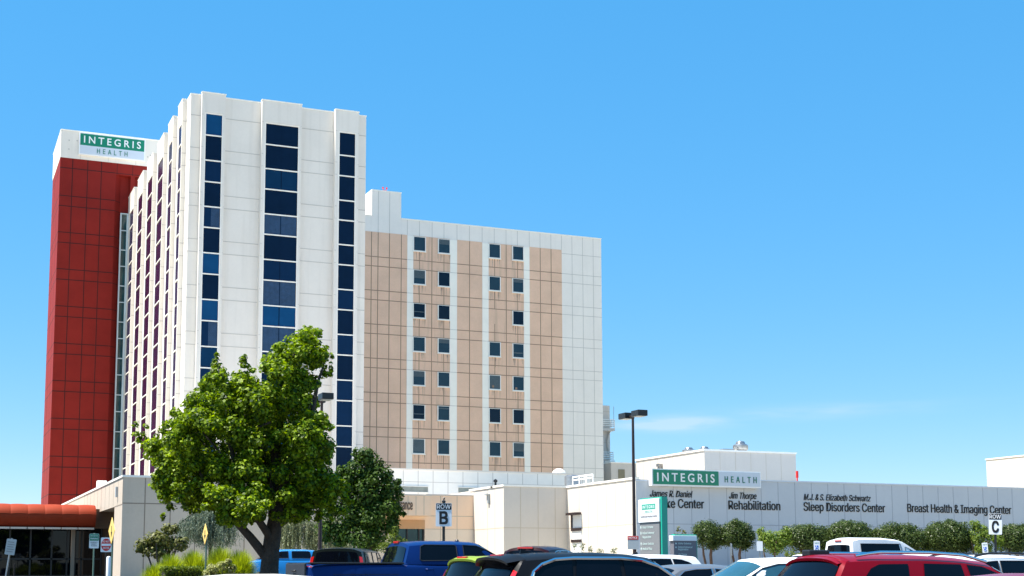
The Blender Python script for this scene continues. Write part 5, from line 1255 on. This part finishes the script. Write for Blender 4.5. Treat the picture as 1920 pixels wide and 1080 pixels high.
    if S.get('fin'):
        x = S['fin']; z = zroof(x); g = MB(); g.add([(X(x) - .10, -.022, z - .01), (X(x) - .10, .022, z - .01), (X(x) + .12, .012, z - .005), (X(x) + .12, -.012, z - .005), (X(x) - .08, 0, z + .075), (X(x) - .03, 0, z + .065)], [(0, 3, 5, 4), (1, 4, 5, 2), (0, 4, 1), (2, 5, 3), (0, 1, 2, 3)]); g.build('antenna_fin', S.get('fin_m', paintm), r, world=False)
    for w0 in wh:
        for sg in (1, -1):
            g = MB(); g.lathe([(rw * .62, 0), (rw * .9, .0), (rw, .04), (rw, .17), (rw * .9, .21), (rw * .62, .21)], (0, 0, 0), 22, 'Y'); g.v = [(X(w0) + p[0], sg * (Wd / 2 - .22 + p[1]), rw + p[2]) for p in g.v]
            wl = g.build('tyre', M['tyre'], r, world=False, smooth=40)
            g = MB(); g.lathe([(.03, .222), (rw * .2, .225), (rw * .56, .214), (rw * .60, .23), (rw * .64, .23), (rw * .64, .05), (.03, .05)], (0, 0, 0), 20, 'Y'); g.v = [(X(w0) + p[0], sg * (Wd / 2 - .22 + p[1]), rw + p[2]) for p in g.v]
            g.build('rim', M['rim'], wl, world=False, smooth=40)
    r['_x'] = 0; del r['_x']
    return r, X, dict(side_xz=side_xz, zroof=zroof, bw=bw, endp=endp, roofp=roofp, outline=outline, side_window=side_window)

SUV = dict(L=4.62, W=1.86, H=1.70, zb=1.06, gh=(.14, .50, 3.42, 2.62), roof=[(.4, 1.645), (1.0, 1.69), (1.8, 1.70), (2.3, 1.675), (2.7, 1.62)],
           deck=[(0, .98), (.2, 1.05), (3.4, 1.06), (3.7, 1.06), (4.3, .95), (4.62, .78)], wheels=(.93, 3.62),
           windows=[[(.60, 1.28), (.66, 1.40), (.80, 1.49), (1.02, 1.555), (1.28, 1.575), (1.20, 1.12), (.90, 1.13), (.68, 1.20)], [(1.26, 1.12), (1.34, 1.575), (2.06, 1.575), (2.06, 1.10)], [(2.13, 1.10), (2.13, 1.572), (2.45, 1.545), (2.72, 1.46), (3.22, 1.14), (3.05, 1.09)]],
           outline=[(3.26, 1.13), (2.74, 1.49), (2.46, 1.575), (2.1, 1.605), (1.3, 1.605), (1.0, 1.585), (.78, 1.515), (.63, 1.41), (.56, 1.28), (.66, 1.17), (.9, 1.10), (1.3, 1.085), (2.1, 1.07), (3.05, 1.06)],
           trim='chrome', trim_r=.026, tail='pillar', spoiler=(.20, .035), fin=.85, handles=(1.55, 2.6), rg=(-.84, .84, .14, .86), third=.22)
black = paint('black', (0.005, 0.005, 0.006), .42)
car('suv', 'black SUV with bright window surround and rear spoiler', 'car', (987, 20.0, .55, -.70), 0, dict(SUV, spoiler_m=black), black, dz=.055)
redp = paint('red', (0.17, 0.001, 0.007), .30, .05)
S2 = dict(SUV, L=4.9, W=1.90, H=1.74, zb=1.10, gh=(.16, .55, 3.75, 2.95), roof=[(.4, 1.665), (1.0, 1.69), (1.9, 1.69), (2.5, 1.66), (3.0, 1.60)], deck=[(0, 1.02), (.2, 1.09), (3.7, 1.10), (4.0, 1.08), (4.6, .98), (4.9, .8)], wheels=(.98, 3.9),
          windows=[[(.66, 1.17), (.72, 1.34), (.90, 1.50), (1.05, 1.555), (1.52, 1.56), (1.42, 1.15)], [(1.66, 1.14), (1.78, 1.565), (2.42, 1.555), (2.42, 1.14)], [(2.52, 1.14), (2.52, 1.55), (2.80, 1.525), (3.05, 1.43), (3.45, 1.19), (3.4, 1.15)]],
          outline=None, trim=None, tail='', rails=(.75, 2.95), spoiler=(.06, .03), bulge=(.05, .28), third=.0, fin=None, rail_m='chrome', rg=(-.88, .88, .06, .95), handles=(1.9, 2.85))
redcar, Xr, fr = car('suv', 'dark red SUV with roof rails at the lower right', 'car', (1594, 18.6, .60, -.72), -2, S2, redp, dz=.055)
b = MB(); b.box(Xr(.62) - .02, Xr(.95), .25, .45, fr['zroof'](.8) - .02, fr['zroof'](.8) + .075); b.build('roof_box', M['trim_black'], redcar, world=False, bevel=.02)
# blue crew cab pickup
bluep = paint('blue', (0.003, 0.020, 0.11), .28, .15)
PK = dict(L=5.85, W=1.98, H=1.95, zb=1.43, gh=(2.18, 2.32, 4.62, 3.92), roof=[(2.2, 1.90), (2.7, 1.945), (3.4, 1.95), (3.8, 1.93), (4.2, 1.86)], wb=.95, wr=.80, bulge=(.03, .22),
          deck=[(0, 1.44), (2.10, 1.45), (2.16, 1.43), (4.55, 1.43), (4.8, 1.41), (5.5, 1.30), (5.85, 1.05)], wheels=(1.15, 4.75), rw=.40,
          windows=[[(2.52, 1.54), (2.56, 1.81), (2.64, 1.85), (3.34, 1.85), (3.38, 1.82), (3.38, 1.52), (2.56, 1.51)], [(3.54, 1.52), (3.54, 1.85), (3.86, 1.835), (4.10, 1.75), (4.50, 1.54), (4.46, 1.51)]],
          trim='trim_black', rg=(-.84, .84, .10, .82), third=.16, third_t=1.0, handles=(2.7, 3.6), ztail=1.2, htail=.2)
trk, Xb, fb = car('pickup_truck', 'dark blue crew cab pickup truck below the ROW B sign', 'truck', (768, 29.5, 2.32, -.78), 0, PK, bluep, dz=.04)
b = MB(); b.box(Xb(.12), Xb(2.12), -.80, .80, 1.45, 1.462); b.build('bed_cover', M['trim_black'], trk, world=False)
b = MB()
for sg in (1, -1): b.box(Xb(.05), Xb(2.14), sg * .90 - .07, sg * .90 + .07, 1.44, 1.475)
b.build('bed_rail', M['trim_black'], trk, world=False, bevel=.01)
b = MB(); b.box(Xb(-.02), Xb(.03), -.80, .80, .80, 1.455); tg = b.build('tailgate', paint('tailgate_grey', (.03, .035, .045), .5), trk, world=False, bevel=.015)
b = MB(); b.tube([(Xb(-.035), -.13, 1.3), (Xb(-.06), -.1, 1.3), (Xb(-.06), .1, 1.3), (Xb(-.035), .13, 1.3)], .018, 6); b.build('handle', M['trim_black'], tg, world=False)
b = MB(); b.lathe([(.05, -.02), (.05, .0), (.02, .03)], (Xb(3.6), -.3, 1.955), 10); b.tube([(Xb(3.6), -.3, 1.93), (Xb(3.6), -.3, 1.99)], .012, 6); b.build('roof_aerial', M['trim_black'], trk, world=False)
b = MB(); b.box(Xb(.55), Xb(2.0), -.9995, -.9955, 1.22, 1.23); b.build('body_crease', M['trim_black'], trk, world=False)
# lime hatchback
limep = paint('lime', (0.22, 0.31, 0.03), .3, .1)
HB = dict(L=4.1, W=1.79, H=1.61, zb=1.04, gh=(.10, .26, 3.2, 2.35), roof=[(.2, 1.585), (.7, 1.61), (1.5, 1.62), (2.1, 1.61), (2.5, 1.57)], deck=[(0, .98), (.15, 1.04), (3.2, 1.04), (3.8, .96), (4.1, .8)], wheels=(.75, 3.3),
          windows=[[(.72, 1.18), (.80, 1.46), (1.15, 1.49), (1.1, 1.12)], [(1.2, 1.10), (1.25, 1.50), (1.78, 1.50), (1.78, 1.08)], [(1.86, 1.08), (1.86, 1.50), (2.25, 1.47), (2.95, 1.13), (2.9, 1.07)]],
          trim='trim_black', rg=(-.82, .82, .05, .90), tail='pillar', third=.16, handles=(1.4, 2.3), spoiler=(.05, .03), ztail=1.1, htail=.16)
car('hatchback', 'lime green hatchback seen from behind beside the blue pickup', 'car', (918, 23.6, .30, -.68), 8, dict(HB), limep, dz=.07)
# white crossover facing left
whitep = paint('white', (0.72, 0.73, 0.74), .25)
CO = dict(L=4.6, W=1.84, H=1.60, zb=1.0, gh=(.35, 1.0, 3.55, 2.65), roof=[(.9, 1.55), (1.4, 1.60), (2.0, 1.615), (2.5, 1.595), (2.8, 1.55)], deck=[(0, .98), (.3, 1.0), (3.5, 1.0), (4.2, .9), (4.6, .74)], wheels=(.9, 3.6),
          windows=[[(.80, 1.10), (1.05, 1.42), (1.25, 1.48), (1.75, 1.50), (1.75, 1.05)], [(1.83, 1.05), (1.83, 1.50), (2.45, 1.49), (2.75, 1.42), (3.30, 1.10), (3.25, 1.04)]],
          trim='trim_black', rg=(-.84, .84, .10, .90), handles=(1.3, 2.3), wsm=CAR_GLASS_SKY)
car('crossover', 'white car facing left with a bluish windshield behind the black SUV', 'car', (1437, 24.0, 2.66, .70), 168, CO, whitep, glassm=CAR_GLASS_SKY, dz=.07)
# grey sedan
greyp = paint('grey', (0.13, 0.145, 0.165), .3, .3)
SD = dict(L=4.8, W=1.83, H=1.46, zb=.95, gh=(.55, 1.35, 3.75, 2.75), roof=[(1.2, 1.41), (1.7, 1.46), (2.3, 1.465), (2.8, 1.42)], deck=[(0, .95), (.3, 1.02), (.6, 1.03), (3.7, .97), (4.4, .87), (4.8, .72)], wheels=(1.0, 3.85),
          windows=[[(1.05, 1.08), (1.42, 1.32), (1.70, 1.36), (2.08, 1.37), (2.08, 1.0)], [(2.16, 1.0), (2.16, 1.37), (2.6, 1.34), (2.95, 1.23), (3.5, 1.03), (3.4, .98)]],
          trim='chrome', rg=(-.84, .84, .10, .92), handles=(1.7, 2.7))
car('sedan', 'grey sedan roof between the black SUV and the white car', 'car', (1330, 29.0, 2.1, -.6), 0, SD, greyp, dz=.05)
# white SUV behind the black one
S3 = dict(SUV, trim='trim_black', outline=None, spoiler=None, fin=2.0, third=.0, tail='', rails=None, fin_m=M['trim_black'])
car('suv', 'white SUV with dark side glass in front of the directory pylon', 'car', (1308, 36.0, .45, .6), 180, S3, whitep, glassm=CAR_GLASS, dz=.01)
# maroon pickup behind the black SUV
maroonp = paint('maroon', (0.022, 0.007, 0.010), .3, .2)
car('suv', 'dark maroon SUV roof just above the black SUV', 'car', (1022, 40.0, .55, -.55), 45, dict(S3, third=.24, rails=None, fin=None, trim='chrome'), maroonp, dz=.23)
# dark pickup with camper shell
darkp = paint('dark_green', (0.008, 0.012, 0.011), .3, .2)
S4 = dict(SUV, L=5.2, W=1.95, zb=1.10, gh=(.05, .16, 4.0, 3.2), roof=[(.1, 1.80), (.6, 1.84), (2.5, 1.84), (3.2, 1.78)], deck=[(0, 1.08), (3.9, 1.10), (4.6, 1.05), (5.2, .85)], wheels=(1.0, 4.2), trim='trim_black', outline=None, spoiler=None, fin=None, third=None, tail='pillar', rg=(-.82, .82, .10, .86), bulge=(.06, .25), wr=.84,
          windows=[[(.4, 1.22), (.46, 1.70), (1.5, 1.70), (1.5, 1.20)], [(1.6, 1.20), (1.6, 1.70), (2.4, 1.70), (2.4, 1.20)], [(2.5, 1.2), (2.5, 1.70), (2.95, 1.68), (3.7, 1.24), (3.6, 1.18)]])
dk, Xd, fd = car('suv', 'dark green boxy SUV seen from behind beside the blue pickup bed', 'car', (664, 43.0, .16, -.55), 62, S4, darkp, dz=.0)
# light blue pickup far behind the trunk
skyp = paint('sky_blue', (0.02, 0.20, 0.50), .25, .2)
car('pickup_truck', 'bright light blue pickup truck partly hidden by the tree trunk', 'truck', (592, 61, 2.28, .75), 176, dict(PK, third=None, rg=(-.84, .84, .1, .86)), skyp, dz=-.13)
# white car at the lower left
car('sedan', 'white car roof low in front of the big tree', 'car', (482, 20.0, 2.1, 0), 0, SD, paint('cream_white', (.70, .69, .64), .3), dz=-.05)
# white van
VN = dict(L=4.9, W=2.05, H=2.3, zb=1.45, gh=(.03, .10, 3.8, 2.5), roof=[(.1, 2.36), (.4, 2.43), (1.6, 2.43), (2.2, 2.38), (2.55, 2.29)], wb=.98, wr=.84, bulge=(.04, .25), deck=[(0, 1.44), (3.8, 1.45), (4.4, 1.25), (4.9, .95)], wheels=(1.0, 4.0), rw=.36,
          windows=[[(.42, 1.66), (.42, 2.18), (2.28, 2.18), (2.3, 1.66)], [(2.48, 1.60), (2.48, 2.06), (2.62, 2.02), (3.4, 1.64), (3.38, 1.58)]], trim='trim_black', rg=(-.80, .80, .20, .76), third=.2, third_t=.93, handles=(2.6,), ztail=1.3, htail=.25)
car('passenger_van', 'white passenger van with long dark window behind the red SUV', 'van', (1600, 52.0, .12, -.8), 0, VN, whitep, dz=-.05)
S5 = dict(S3, rails=(.8, 2.9), rail_m='trim_black')
car('suv', 'white SUV with black roof rails at the right edge', 'car', (1890, 27.0, 1.7, -.6), 4, dict(S5, H=1.72), whitep, dz=.05)
car('crossover', 'white car roof between the white van and the ROW C post', 'car', (1770, 36.0, 2.3, -.5), 0, dict(CO, wsm=CAR_GLASS), whitep, dz=.15)
car('sedan', 'white car just left of the white van behind the red SUV', 'car', (1562, 46.0, 2.2, -.5), 8, SD, whitep, dz=.30)
car('sedan', 'crimson car roof at the bottom right corner', 'car', (1885, 14.5, 2.3, -.2), 176, dict(SD, wsm=CAR_GLASS_SKY), paint('crimson', (.20, .004, .015), .25, .2), dz=.055, glassm=CAR_GLASS_SKY)
